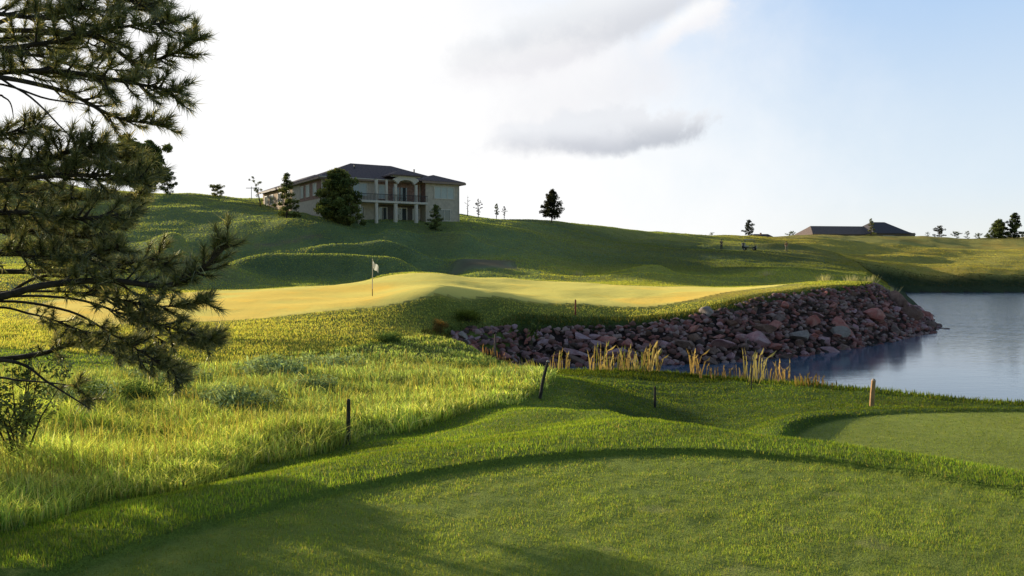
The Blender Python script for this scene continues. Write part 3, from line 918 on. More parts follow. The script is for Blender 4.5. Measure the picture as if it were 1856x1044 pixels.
def leaf_cloud(centres, radii, per, size, cols, rng, squash=0.8, elong=2.2):
    """Small leaf quads scattered round clump centres."""
    n = len(centres)
    idx = np.repeat(np.arange(n), per)
    N = len(idx)
    d = rng.normal(0, 1, (N, 3)); d /= np.linalg.norm(d, axis=1)[:, None]
    rr = rng.uniform(0, 1, N) ** 0.45
    p = centres[idx] + d * (rr * radii[idx])[:, None] * np.array([1, 1, squash])
    a = rng.normal(0, 1, (N, 3)); a /= np.linalg.norm(a, axis=1)[:, None]
    b = np.cross(a, rng.normal(0, 1, (N, 3))); b /= np.linalg.norm(b, axis=1)[:, None]
    s = size * rng.uniform(0.6, 1.3, N)
    a *= (s * elong / 2)[:, None]; b *= (s / 2)[:, None]
    V = np.stack([p - a, p - b * .8, p + a, p + b * .8], 1).reshape(-1, 3)
    Fc = np.arange(N * 4).reshape(-1, 4)
    cc = np.array(cols)[rng.integers(0, len(cols), n)][idx]
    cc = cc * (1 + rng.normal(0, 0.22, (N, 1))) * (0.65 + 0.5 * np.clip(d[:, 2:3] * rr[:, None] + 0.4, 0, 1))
    return V, Fc, np.repeat(np.clip(cc, .004, 1), 4, axis=0)


def make_tree(name, x, y, h, r, seed, label, kind='pine', cols=None, z=None, group=None, dens=1.0, base=0.12, leafsize=None, lean=(0, 0), cat='tree'):
    rng = np.random.default_rng(seed); rnd = random.Random(seed)
    z = hz(x, y) if z is None else z
    t = empty(name, (x, y, z - 0.05), 0, label, cat, group)
    cols = cols or DK
    tr = MB()
    top = Vector((lean[0], lean[1], h * 0.97))
    tp = [Vector((0, 0, -0.3)), Vector((lean[0] * .2 + rnd.uniform(-.05, .05) * r, lean[1] * .2, h * .33)), Vector((lean[0] * .6, lean[1] * .6, h * .66)), top]
    r0 = max(0.05, h * 0.022)
    tr.tube(tp, [r0, r0 * .8, r0 * .5, r0 * .12], 7)
    cen, rad = [], []

    def on_trunk(f):
        f *= 3 * 0.999; i = int(f); return tp[i].lerp(tp[i + 1], f - i)
    nb = int((26 if kind == 'pine' else 16) * max(0.6, min(1.6, dens)))
    for i in range(nb):
        f = base + (1 - base) * (i + rnd.uniform(0, .9)) / nb
        if kind == 'pine':
            prof = (1 - (f - base) / (1 - base)) ** 0.75 * rnd.uniform(.55, 1.1) + 0.08
            if f < base + 0.12: prof *= 0.75
            up = rnd.uniform(-.05, .3)
        elif kind == 'spire':
            prof = (1 - (f - base) / (1 - base)) ** 1.0 * rnd.uniform(.75, 1.05) + 0.05
            up = rnd.uniform(-.1, .15)
        elif kind == 'sparse':
            prof = math.sin(math.pi * min(1, max(0, (f - base) / (1 - base))) ** .8) * rnd.uniform(.3, 1.1) + 0.1
            up = rnd.uniform(.2, .8)
        else:                                   # broad
            prof = math.sqrt(max(0.05, 1 - ((f - 0.45) / 0.6) ** 2)) * rnd.uniform(.55, 1.1)
            up = rnd.uniform(.1, .7)
        ang = i * 2.399 + rnd.uniform(-.5, .5)
        p0 = on_trunk(min(1, f))
        dirv = Vector((math.cos(ang), math.sin(ang), up)).normalized()
        L = r * prof
        p1 = p0 + dirv * L
        mid = p0.lerp(p1, .55) + Vector((0, 0, -0.06 * L))
        tr.tube([p0, mid, p1], [r0 * .32, r0 * .2, r0 * .06], 4, False)
        m = max(2, int(4 * L / r + 1.5))
        for k in range(m):
            q = p0.lerp(p1, (k + .9) / m) + Vector((rnd.uniform(-.1, .1), rnd.uniform(-.1, .1), rnd.uniform(-.05, .08))) * r
            if kind == 'sparse' and rnd.random() < .45: continue
            cen.append(q[:]); rad.append(r * rnd.uniform(.13, .24) * (0.75 if kind == 'sparse' else 1))
    cen.append((top.x, top.y, h * .97)); rad.append(r * .12)
    tr.build('trunk', BARK_DK, t)
    per = max(10, int(52 * dens))
    ls = leafsize or r * 0.07
    V, Fc, C = leaf_cloud(np.array(cen), np.array(rad), per, ls, cols, rng)
    link('crown', mesh_np('crown', V, Fc, False, C), LEAF, t)
    return t


def pxd(px, d): return (px - 928) / F * d, d


def pix(n, d): return n / F * d                 # photo pixels -> metres at distance d


def tree_at(px, d, hpx, wpx, seed, label, kind='pine', name='pine_tree', base_py=None, **k):
    x, y = pxd(px, d)
    return make_tree(name, x, y, pix(hpx, d), pix(wpx, d) / 2, seed, label, kind, **k)


DK = [(.16, .19, .065), (.22, .25, .09), (.10, .13, .05)]
OLV = [(.23, .25, .08), (.28, .28, .10), (.16, .17, .065)]
GRY = [(.05, .065, .04), (.065, .075, .05), (.035, .045, .03)]
tree_at(615, 115, 96, 100, 1, 'broad dark pine hiding the near corner of the big house', cols=DK + OLV, dens=1.7, base=.05)
tree_at(520, 118, 82, 58, 2, 'pointed pine standing before the lit wing of the big house', 'spire', cols=DK + OLV, dens=1.1, base=.08)
tree_at(474, 138, 55, 42, 3, 'thin ragged pine leaning left at the far end of the big house', 'sparse', cols=DK, dens=.55, base=.15, lean=(-1.3, 0))
tree_at(790, 119, 46, 34, 4, 'small dark pine against the right bay of the big house', cols=DK, dens=1.0, base=.06)
tree_at(395, 149, 20, 34, 5, 'low round bush alone on the ridge left of the big house', 'broad', name='bush', cols=OLV, dens=.9, base=.05, cat='bush')
tree_at(867, 152, 34, 16, 6, 'slim young tree on the ridge just right of the big house', 'sparse', name='young_tree', cols=GRY, dens=1.5, base=.15)
tree_at(900, 154, 30, 17, 7, 'pale green sapling on the ridge with a thin stem', 'sparse', name='young_tree', cols=[(.24, .27, .09), (.17, .20, .08)], dens=1.6, base=.2)
tree_at(914, 156, 26, 13, 8, 'fainter grey sapling beside the pale green one', 'sparse', name='young_tree', cols=GRY, dens=1.1, base=.2)
tree_at(848, 156, 38, 12, 18, 'almost bare sapling against the wall of the big house', 'sparse', name='young_tree', cols=GRY, dens=.25, base=.2)
tree_at(1000, 157, 58, 52, 9, 'lone dark pine standing free on the skyline right of the house', cols=[(.05, .05, .03), (.07, .07, .04), (.09, .085, .05)], dens=1.15, base=.18)
tree_at(1357, 224, 30, 26, 10, 'slender pine on the ridge behind the golf cart', cols=GRY, dens=.9, base=.1)
tree_at(1578, 250, 32, 20, 11, 'narrow pine in front of the long low house', 'spire', cols=OLV, dens=1.0, base=.02)
tree_at(1701, 254, 17, 26, 12, 'brownish round bush on the ridge right of the long low house', 'broad', name='bush', cols=[(.11, .085, .05), (.05, .06, .03)], dens=.8, base=.02, cat='bush')
tree_at(1809, 252, 34, 42, 13, 'bushy dark pine, shorter of the pair at the right end of the ridge', cols=DK, dens=1.2, base=.03)
tree_at(1837, 250, 46, 36, 14, 'taller pointed pine of the pair at the right end of the ridge', cols=DK + GRY, dens=1.2, base=.04)
for i, (px, h, w, lab) in enumerate([(1733, 10, 20, 'small dark shrub on the ridge between the brown bush and the pine pair'), (1752, 12, 14, 'pointed little shrub on the ridge between the brown bush and the pine pair'),
                                     (1772, 8, 16, 'flat dark shrub left of the bushy pine on the ridge'), (1790, 7, 20, 'lowest shrub touching the bushy pine on the ridge'),
                                     (1680, 7, 9, 'tiny dark shrub close to the right end of the long low house'), (1855, 8, 14, 'dark shrub at the right edge beside the taller pine'),
                                     (1434, 11, 20, 'dark spreading shrub on the ridge left of the long low house'), (1289, 5, 10, 'tiny grey shrub alone on the ridge left of the slender pine')]):
    tree_at(px, 256 if px > 1400 else 208, h, w, 30 + i, lab, 'broad', name='shrub', cols=DK, dens=.55, base=.02, cat='shrub')
# trees on the hilltop behind the big pine
tree_at(255, 150, 88, 120, 20, 'broad dark tree on the hilltop behind the pine boughs', 'broad', name='broadleaf_tree', cols=DK, dens=2.4, base=.06)
tree_at(305, 149, 36, 44, 22, 'low ragged thicket at the foot of the broad hilltop tree', 'broad', name='bush', cols=DK, dens=.9, base=.03, cat='bush')


def shrub(px, py, d, w, h, seed, label, cols, name='shrub', per=170, size=None, group=None):
    rng = np.random.default_rng(seed)
    p = P(px, py, d)
    z = hz(p.x, p.y) - .04
    if cols is SAGE: w, h = w * 1.35, h * .62
    elif h < .6: h *= .75
    t = empty(name, (p.x, p.y, z), 0, label, 'shrub', group)
    n = 14
    a = rng.uniform(0, 6.28, n); rr = rng.uniform(0, .7, n) ** .6 * w / 2
    cen = np.stack([np.cos(a) * rr, np.sin(a) * rr, rng.uniform(.25, .8, n) * h], 1)
    V, Fc, C = leaf_cloud(cen, np.full(n, w * .2), per, size or w * .022, cols, rng, .8, 3.0)
    V[:, 2] = np.maximum(V[:, 2], 0.01)
    link('foliage', mesh_np('foliage', V, Fc, False, C), LEAF, t)
    st = MB()
    for k in range(7):
        st.tube([(0, 0, -.05), (cen[k][0] * .5, cen[k][1] * .5, cen[k][2] * .5), tuple(cen[k])], [w * .012, w * .01, w * .005], 4, False)
    st.build('stems', BARK, t)
    return t


SAGE = [(.34, .42, .21), (.24, .32, .14), (.42, .50, .27)]
DKG = [(.13, .20, .06), (.18, .25, .08)]
shrub(250, 745, 14, 1.0, .5, 41, 'dark low weed clump in the native grass under the lowest pine twig', DKG)
shrub(425, 752, 13.6, 1.15, .6, 42, 'grey green sage clump in the middle of the native grass', SAGE)
shrub(300, 700, 18, 1.5, .55, 43, 'wide dull green weed clump behind the sage clump', SAGE)
shrub(560, 715, 17.5, .9, .5, 44, 'small sage clump above the shorter dark stake', SAGE)
shrub(520, 690, 21, 1.8, .5, 45, 'pale sage clump at the back of the native grass', SAGE)
shrub(700, 628, 34, 1.4, .45, 46, 'dark green weed clump on the approach left of the stone bank', DKG)
shrub(860, 675, 27.5, 1.6, .35, 47, 'dark flat weed clump below the left end of the stone bank', DKG)
shrub(600, 665, 25, 1.7, .45, 48, 'small bluish weed clump below the approach', SAGE)
shrub(798, 605, 40.5, 1.0, 1.0, 49, 'rusty orange bush at the left end of the stone bank', [(.32, .16, .05), (.38, .22, .08), (.22, .15, .05)])
shrub(848, 592, 43.5, 1.6, .6, 50, 'yellow green bush just above the left end of the stone bank', [(.20, .22, .04), (.14, .17, .03)])
shrub(1044, 648, 36.2, 1.1, 1.25, 51, 'tall dark green weed bush standing before the stone bank left of the reeds', DKG)
shrub(1180, 640, 37.5, .9, .8, 52, 'green weed bush behind the right edge of the widest reed bed', DKG)
shrub(150, 735, 12.5, 1.3, .5, 53, 'olive weed patch in the native grass beside the hanging twig', SAGE + DKG)


def sapling(px, py, d, h, seed, label, cols):
    """Open young leafy bush with several thin stems."""
    rng = np.random.default_rng(seed); rnd = random.Random(seed)
    p = P(px, py, d); z = hz(p.x, p.y)
    t = empty('sapling', (p.x, p.y, z), 0, label, 'sapling')
    st = MB(); cen = []
    for k in range(9):
        a = rnd.uniform(0, 6.28); l = h * rnd.uniform(.55, 1.0); sp = rnd.uniform(.15, .5) * h
        q = [Vector((0, 0, -.05)), Vector((math.cos(a) * sp * .4, math.sin(a) * sp * .4, l * .5)), Vector((math.cos(a) * sp, math.sin(a) * sp, l))]
        st.tube(q, [.012, .008, .003], 5, False)
        for j in range(9):
            b = q[1].lerp(q[2], rnd.uniform(-.3, 1)); c = b + Vector((rnd.uniform(-.2, .2), rnd.uniform(-.2, .2), rnd.uniform(0, .2))) * h * .7
            st.tube([b, c], [.004, .002], 3, False); cen.append(c[:])
    st.build('stems', BARK_DK, t)
    V, Fc, C = leaf_cloud(np.array(cen), np.full(len(cen), h * .075), 16, .03, cols, rng, 1.0, 1.8)
    link('foliage', mesh_np('foliage', V, Fc, False, C), LEAF, t)


sapling(35, 865, 7.6, 1.05, 5, 'open leafy sapling with thin dark stems at the left edge of the native grass', [(.24, .28, .12), (.32, .36, .18), (.17, .21, .08)])


def reeds(px, py, d, w, h, n, seed, label, cols):
    rng = np.random.default_rng(seed)
    p = P(px, py, d)
    x = rng.uniform(-w / 2, w / 2, n); y = rng.uniform(-.5, .5, n)
    zz = height(x + p.x, y + p.y)
    zz = np.maximum(zz, -.05)
    hh = h * rng.uniform(.3, 1.05, n) ** 1.0
    V, Fc, C = [], [], []
    c = np.array(cols)[rng.integers(0, len(cols), n)] * (1 + rng.normal(0, .2, (n, 1)))
    for i in range(n):
        wv = .011 + .010 * rng.random(); lx, ly = rng.normal(0, .11, 2) * hh[i]
        b = len(V)
        V += [(x[i] - wv, y[i], zz[i] - .05), (x[i] + wv, y[i], zz[i] - .05), (x[i] + lx + wv, y[i] + ly, zz[i] + hh[i] * .75), (x[i] + lx - wv, y[i] + ly, zz[i] + hh[i] * .75),
              (x[i] + lx * 1.6 + wv * 1.6, y[i] + ly * 1.6, zz[i] + hh[i] * .82), (x[i] + lx * 2.2, y[i] + ly * 2, zz[i] + hh[i])]
        Fc += [(b, b + 1, b + 2), (b, b + 2, b + 3), (b + 3, b + 4, b + 5)]
        C += [c[i] * .75] * 2 + [c[i]] * 4
    o = link('reed_clump', mesh_np('reed_clump', np.array(V), np.array(Fc), False, np.clip(np.array(C), .01, 1)), BL)
    o.location = (p.x, p.y, 0)
    tag(o, label, 'reeds')


TAN = [(.48, .36, .20), (.40, .28, .15), (.55, .44, .27), (.30, .22, .12), (.20, .22, .08)]
reeds(1132, 668, 28.8, 2.5, 1.05, 90, 1, 'widest bed of dry tan reeds before the stone bank', TAN)
reeds(1262, 680, 28.2, .3, 1.0, 15, 2, 'narrow tuft of dry orange reeds alone right of the widest reed bed', [(.50, .34, .18), (.42, .30, .17)])
reeds(1372, 695, 26.2, .8, 1.15, 18, 3, 'pale seeding reeds beside the thin dark pole at the water', [(.46, .40, .24), (.36, .31, .18)])
reeds(1408, 698, 25.8, .7, .75, 18, 4, 'orange dry reeds at the right end before the dark reflection', [(.48, .31, .17), (.42, .31, .19)])
reeds(1015, 660, 31, .7, .9, 18, 5, 'few brown reeds left of the dark green weed bush', TAN)
reeds(900, 655, 34, 1.2, .55, 22, 6, 'short rusty stalks below the left part of the stone bank', [(.36, .20, .12), (.30, .20, .1)])
reeds(1310, 688, 27.2, 1.6, .5, 30, 7, 'short mauve brown stalks between the two narrow reed tufts', [(.30, .20, .15), (.36, .25, .15)])
reeds(1475, 712, 24.8, 1.3, .35, 36, 8, 'low rusty stalks where the near bank meets the dark reflection', [(.34, .22, .1), (.25, .2, .08)])


def mullein(px, py, d, h):
    p = P(px, py, d); z = hz(p.x, p.y)
    t = empty('tall_weed', (p.x, p.y, z), 0, 'tall leafy weed leaning before the shaded bank above the stones', 'weed')
    st = MB(); st.tube([(0, 0, -.1), (-.05, 0, h * .5), (.1, 0, h)], [.035, .03, .015], 6)
    st.tube([(-.25, .1, -.1), (.0, .1, h * .55)], [.03, .02], 5)
    st.build('stem', simple('weed_stem', (.14, .12, .06)), t)
    rng = np.random.default_rng(3)
    k = 14; f = np.linspace(.55, 1, k)
    cen = np.stack([-.02 + .1 * f + rng.normal(0, .08, k), rng.normal(0, .08, k), f * h], 1)
    V, Fc, C = leaf_cloud(cen, np.full(k, .13), 14, .09, [(.15, .20, .05), (.22, .26, .09)], rng, 1, 2.2)
    link('leaves', mesh_np('leaves', V, Fc, False, C), LEAF, t)


mullein(965, 622, 42.0, 1.25)


# ------------------------------------------------------------ the near pine
def big_pine():
    rnd = random.Random(21); rng = np.random.default_rng(21)
    bx, by = -6.3, 6.7
    z0 = hz(bx, by)
    t = empty('pine_tree', (bx, by, z0), 0, 'large near pine whose needle boughs fill the left of the view', 'tree')
    O = Vector((bx, by, z0))
    tr = MB()
    trunk = [Vector((0, 0, -.3)), Vector((.05, 0, 2)), Vector((-.05, .05, 4.2)), Vector((.05, 0, 6.5)), Vector((0, 0, 9.2))]
    tr.tube(trunk, [.24, .21, .17, .11, .03], 12)
    tr.build('trunk', BARK, t, True)

    def tk(z):
        for a, b in zip(trunk[:-1], trunk[1:]):
            if a.z <= z <= b.z: return a.lerp(b, (z - a.z) / (b.z - a.z))
        return trunk[-1]
    limbs = MB()
    NV, NF, NC = [], [], []
    twigs = []

    def smooth(pts, m=10):
        out = []
        n_ = len(pts)
        for i in range(n_ - 1):
            p0 = pts[max(i - 1, 0)]; p1 = pts[i]; p2 = pts[i + 1]; p3 = pts[min(i + 2, n_ - 1)]
            for k in range(m):
                u = k / m
                out.append(0.5 * ((2 * p1) + (p2 - p0) * u + (2 * p0 - 5 * p1 + 4 * p2 - p3) * u * u + (3 * p1 - p0 - 3 * p2 + p3) * u ** 3))
        out.append(pts[-1]); return out

    def bough(pts, r0=.03, dens=1.0, start=.25, tw=.42, droop=0.0, bare=False, tuft=1.0, sc_=.76):
        W = [P(q[0], q[1], q[2] * sc_) - O for q in pts]
        zb = W[0].z
        W = [tk(max(.4, min(9, zb - .3)))] + W
        S = smooth(W, 8)
        n_ = len(S)
        rad = [r0 * (1 - .85 * i / (n_ - 1)) for i in range(n_)]
        limbs.tube(S, [q * .78 for q in rad], 6, True)
        if bare: return
        L = sum((S[i + 1] - S[i]).length for i in range(n_ - 1))
        cnt = int(L / .058 * dens)
        for k in range(cnt):
            f = start + (1 - start) * (k + rnd.random()) / cnt
            i = min(n_ - 2, int(f * (n_ - 1)))
            b = S[i].lerp(S[i + 1], f * (n_ - 1) - i)
            tg = (S[i + 1] - S[i]).normalized()
            side = Vector((rnd.gauss(0, 1), rnd.gauss(0, 1), rnd.gauss(0, .6)))
            side -= tg * side.dot(tg); side.normalize()
            l = tw * rnd.uniform(.35, 1.0) * (1.05 - .55 * f)
            d = (tg * rnd.uniform(.5, 1.1) + side * .8 + Vector((0, 0, .10 - droop))).normalized()
            m = b + d * l * .5
            e = m + (d + Vector((0, 0, .28))).normalized() * l * .5
            limbs.tube([b, m, e], [r0 * .22 + .003, .005, .003], 4, False)
            twigs.append((b, m, e, tuft))
        twigs.append((S[-4], S[-2], S[-1] + (S[-1] - S[-2]).normalized() * .05, tuft))

    # upper boughs
    bough([(-150, 20, 8.8), (90, 34, 8.4), (150, 12, 8.2)], .045, 0.68, .3)
    bough([(-120, 80, 9.2), (60, 20, 9.0), (190, 20, 8.8), (285, 4, 8.6)], .035, 0.62, .45)
    bough([(-120, 110, 8.6), (100, 75, 8.3), (215, 50, 8.1), (305, 42, 8.0)], .04, 0.68, .4)
    bough([(-100, 60, 9.3), (150, 62, 9.0), (245, 112, 8.8), (320, 95, 8.7), (356, 72, 8.6)], .04, 0.59, .45, .36)
    bough([(-120, 150, 8.4), (80, 128, 8.2), (235, 150, 8.0), (318, 165, 7.9)], .045, 0.74, .35)
    bough([(-100, 140, 8.9), (90, 158, 8.7), (210, 212, 8.5), (296, 226, 8.4)], .04, 0.56, .5, .32)
    bough([(-80, 90, 9.8), (60, 100, 9.6), (130, 118, 9.5), (235, 128, 9.4)], .03, 0.68, .3)
    bough([(-120, 70, 9.9), (0, 70, 9.8), (110, 62, 9.7), (190, 92, 9.6)], .03, 0.74, .3)
    bough([(-150, -30, 9.4), (60, -20, 9.2), (200, -8, 9.0), (270, 10, 8.9)], .03, 0.68, .4)
    bough([(-100, 130, 8.1), (30, 160, 8.0), (112, 232, 7.9), (132, 256, 7.9)], .018, 0, bare=True)
    bough([(-80, 150, 8.5), (90, 180, 8.4), (170, 195, 8.3), (215, 246, 8.2)], .016, 0, bare=True)
    bough([(-60, 180, 8.9), (10, 178, 8.9), (25, 215, 8.9)], .02, 0, bare=True)
    # second tier
    bough([(-120, 235, 8.7), (-20, 245, 8.6), (72, 228, 8.5)], .035, 0.87, .3)
    bough([(-130, 290, 8.8), (60, 290, 8.5), (130, 272, 8.3), (180, 262, 8.2)], .045, 0.93, .3)
    bough([(-130, 320, 9.2), (40, 312, 9.0), (150, 300, 8.8), (232, 280, 8.7)], .04, 0.93, .3)
    bough([(-120, 345, 8.6), (60, 322, 8.3), (180, 318, 8.1), (262, 322, 8.0)], .04, 0.93, .3, .38)
    # third tier, thick and half lit
    bough([(-120, 350, 9.5), (50, 350, 9.2), (160, 362, 9.0), (255, 352, 8.9)], .04, 0.93, .3)
    bough([(-130, 400, 8.6), (40, 385, 8.3), (130, 396, 8.1), (238, 386, 8.0)], .045, 0.87, .3)
    bough([(-110, 430, 9.2), (60, 418, 9.0), (150, 430, 8.8), (225, 410, 8.7)], .04, 0.87, .3)
    bough([(-130, 470, 8.6), (20, 460, 8.4), (120, 470, 8.2), (215, 448, 8.0)], .045, 0.87, .35)
    bough([(-110, 330, 10.0), (30, 390, 9.8), (120, 440, 9.7), (190, 470, 9.6)], .03, 0.81, .3)
    bough([(-110, 500, 9.3), (70, 492, 9.1), (170, 488, 8.9), (270, 470, 8.7), (300, 480, 8.6)], .04, 0.74, .35)
    # long lower limb that turns up at its tip
    bough([(-140, 560, 8.4), (0, 538, 8.2), (75, 518, 8.0), (190, 508, 7.8), (300, 518, 7.6), (365, 488, 7.5), (412, 440, 7.4)], .055, 0.68, .48, .34)
    bough([(-100, 540, 8.9), (90, 528, 8.6), (200, 540, 8.3), (290, 555, 8.1), (372, 548, 8.0)], .019, 0.74, .42, .34)
    bough([(-60, 545, 8.8), (120, 540, 8.5), (240, 575, 8.2), (330, 600, 8.0), (385, 618, 7.9)], .019, 0.68, .5, .30, .1)
    bough([(-60, 550, 9.0), (110, 560, 8.7), (210, 610, 8.4), (275, 650, 8.2), (325, 682, 8.1)], .019, 0.68, .5, .28, .15)
    bough([(-60, 560, 9.3), (60, 570, 9.2), (150, 600, 9.0), (215, 630, 8.9)], .019, 0.62, .5, .3, .1)
    bough([(-130, 665, 8.3), (0, 652, 8.0), (80, 640, 7.8), (150, 621, 7.6), (240, 650, 7.5), (330, 668, 7.4)], .05, 0.62, .5, .34, sc_=.95)
    bough([(-100, 600, 9.4), (80, 500, 9.2), (220, 560, 9.0), (300, 620, 8.8), (392, 616, 8.6)], .025, 0.50, .6, .28)
    bough([(-130, 660, 8.3), (20, 655, 8.0), (90, 695, 7.8), (165, 742, 7.7)], .028, 0, bare=True)
    bough([(-60, 690, 9.0), (40, 690, 8.8), (130, 700, 8.6), (160, 722, 8.5)], .018, 0.22, .7, .22)
    # low boughs towards the sun: their shadows cross the front of the tee
    bough([(-300, 560, 9.4), (-170, 575, 9.2), (-70, 590, 9.0)], .03, 1.4, .2, .42, sc_=1.0)
    bough([(-330, 650, 8.2), (-200, 640, 8.4), (-50, 668, 8.6)], .03, 1.4, .2, .42, sc_=1.0)
    bough([(-380, 615, 7.6), (-260, 630, 7.4), (-140, 660, 7.2)], .03, 1.3, .2, .42, sc_=1.0)
    bough([(-260, 520, 9.8), (-160, 545, 9.6), (-60, 560, 9.5)], .03, 1.3, .2, .42, sc_=1.0)
    bough([(-200, 690, 8.0), (-120, 700, 7.9), (-40, 712, 7.8)], .025, 1.2, .2, .36, sc_=1.0)
    # boughs outside the view, towards the sun and overhead
    for i in range(12):
        a = rnd.uniform(2.0, 4.6); zz = rnd.uniform(4.5, 8.5); l = rnd.uniform(1.6, 3.4) * (1.1 - zz / 13)
        b = tk(zz); e = b + Vector((math.cos(a) * l, math.sin(a) * l, rnd.uniform(-.1, .6)))
        m = b.lerp(e, .5) + Vector((0, 0, -.1)); S = [b, m, e]
        limbs.tube(S, [.04, .025, .008], 5)
        for k in range(int(l * 8)):
            f = rnd.uniform(.3, 1); q = b.lerp(e, f)
            d = Vector((math.cos(a) + rnd.gauss(0, .8), math.sin(a) + rnd.gauss(0, .8), rnd.gauss(.1, .4))).normalized() * rnd.uniform(.15, .4)
            twigs.append((q, q + d * .5, q + d, 1.0))
    limbs.build('limbs', BARK_DK, t, True)
    # needles: bundles along the outer part of every twig
    B = []
    for (b, m, e, tf) in twigs:
        l = (m - b).length + (e - m).length
        k = max(18, int(l * 170 * tf))
        f = rng.uniform(.25, 1.0, k)
        b_, m_, e_ = np.array(b), np.array(m), np.array(e)
        pos = np.where(f[:, None] < .5, b_ + (m_ - b_) * (f[:, None] * 2), m_ + (e_ - m_) * (f[:, None] * 2 - 1))
        tg = (e_ - b_) / (np.linalg.norm(e_ - b_) + 1e-9)
        B.append(np.concatenate([pos, np.tile(tg, (k, 1)), f[:, None]], 1))
    B = np.concatenate(B); B = np.repeat(B, 3, axis=0); N = len(B)
    d = rng.normal(0, 1, (N, 3)); d /= np.linalg.norm(d, axis=1)[:, None]
    d = B[:, 3:6] * rng.uniform(.35, 1.1, (N, 1)) + d * .62 + np.array([0, 0, .05])
    d /= np.linalg.norm(d, axis=1)[:, None]
    ln = rng.uniform(.06, .12, N)[:, None]
    s = np.cross(d, rng.normal(0, 1, (N, 3))); s /= np.linalg.norm(s, axis=1)[:, None]
    w = .0032
    p = B[:, :3]
    V = np.stack([p - s * w, p + s * w, p + d * ln], 1).reshape(-1, 3)
    col = np.array([(.10, .13, .045), (.19, .20, .07), (.52, .48, .25), (.07, .095, .035)])[rng.choice(4, N, p=[.34, .32, .12, .22])]  # the pale tone paints sunlit needle tips
    col = col * (1 + rng.normal(0, .2, (N, 1)))
    link('needles', mesh_np('needles', V, np.arange(N * 3).reshape(-1, 3), False, np.repeat(np.clip(col, .004, 1), 3, 0)), NEEDLE, t)
    print('needles', N)


big_pine()

# ------------------------------------------------------------------ house
STUCCO = simple('stucco', (0.58, 0.49, 0.40), .9, .14, 2.0, bump=.2)
STONE = simple('brown_brick', (0.34, 0.205, 0.165), .9, .35, 3.5, bump=.4)
ROOF_M = simple('roof_shingle', (0.19, 0.135, 0.13), .9, .35, 5.0, bump=.4)
FASCIA = simple('fascia', (0.36, 0.25, 0.20), .7, .1)
TRIM = simple('white_trim', (0.70, 0.62, 0.54), .6, .08)
RAIL = simple('dark_rail', (0.05, 0.05, 0.05), .5, .1)
DARKIN = simple('shadowed_opening', (0.13, 0.105, 0.095), .8, .3)


def glass_mat(name, col, rough=.05):
    m, g, b = newmat(name)
    b.inputs['Base Color'].default_value = (*col, 1); b.inputs['Roughness'].default_value = rough
    b.inputs['Specular IOR Level'].default_value = .8
    return m


GLASS = glass_mat('window_glass', (.05, .06, .065), .04)
BLIND = simple('window_blind', (0.55, 0.58, 0.55), .5, .06)


def hip(mb, x0, x1, y0, y1, ze, zr, ov=.7, ridge='x', th=.18, inset=None):
    """Hip roof over a rectangle, with overhang."""
    x0 -= ov; x1 += ov; y0 -= ov; y1 += ov
    if ridge == 'x':
        i = inset if inset is not None else (y1 - y0) / 2
        yc = (y0 + y1) / 2
        a, b = (min(x0 + i, (x0 + x1) / 2), yc, zr), (max(x1 - i, (x0 + x1) / 2 + .01), yc, zr)
    else:
        i = inset if inset is not None else (x1 - x0) / 2
        xc = (x0 + x1) / 2
        a, b = (xc, min(y0 + i, (y0 + y1) / 2), zr), (xc, max(y1 - i, (y0 + y1) / 2 + .01), zr)
    e = [(x0, y0, ze), (x1, y0, ze), (x1, y1, ze), (x0, y1, ze)]
    lo = [(p[0], p[1], ze - th) for p in e]
    v = e + [a, b] + lo
    if ridge == 'x': f = [(0, 1, 5, 4), (1, 2, 5), (2, 3, 4, 5), (3, 0, 4)]
    else: f = [(0, 1, 4), (1, 2, 5, 4), (2, 3, 5), (3, 0, 4, 5)]
    f += [(6, 7, 1, 0), (7, 8, 2, 1), (8, 9, 3, 2), (9, 6, 0, 3), (9, 8, 7, 6)]
    mb.add(v, f)


def window(t, x0, x1, z0, z1, y, axis='y', blind=False, frame=TRIM, mull=1):
    """Window on a wall facing -y (axis y) or facing -x (axis x); y is the wall plane."""
    fr = MB(); w = .12

    def bx(mb, a0, a1, c0, c1, o0, o1):
        if axis == 'y': mb.box(a0, a1, y - o1, y - o0, c0, c1)
        else: mb.box(y - o1, y - o0, a0, a1, c0, c1)
    bx(fr, x0 - w, x0, z0 - w, z1 + w, -.02, .09); bx(fr, x1, x1 + w, z0 - w, z1 + w, -.02, .09)
    bx(fr, x0, x1, z1, z1 + w, -.02, .09); bx(fr, x0, x1, z0 - w, z0, -.02, .12)
    for k in range(1, mull + 1):
        xm = x0 + (x1 - x0) * k / (mull + 1)
        bx(fr, xm - .04, xm + .04, z0, z1, -.02, .07)
    f = fr.build('window', frame, t)
    pn = MB(); bx(pn, x0, x1, z0, z1, -.01, .025)
    pn.build('pane', BLIND if blind else GLASS, f)


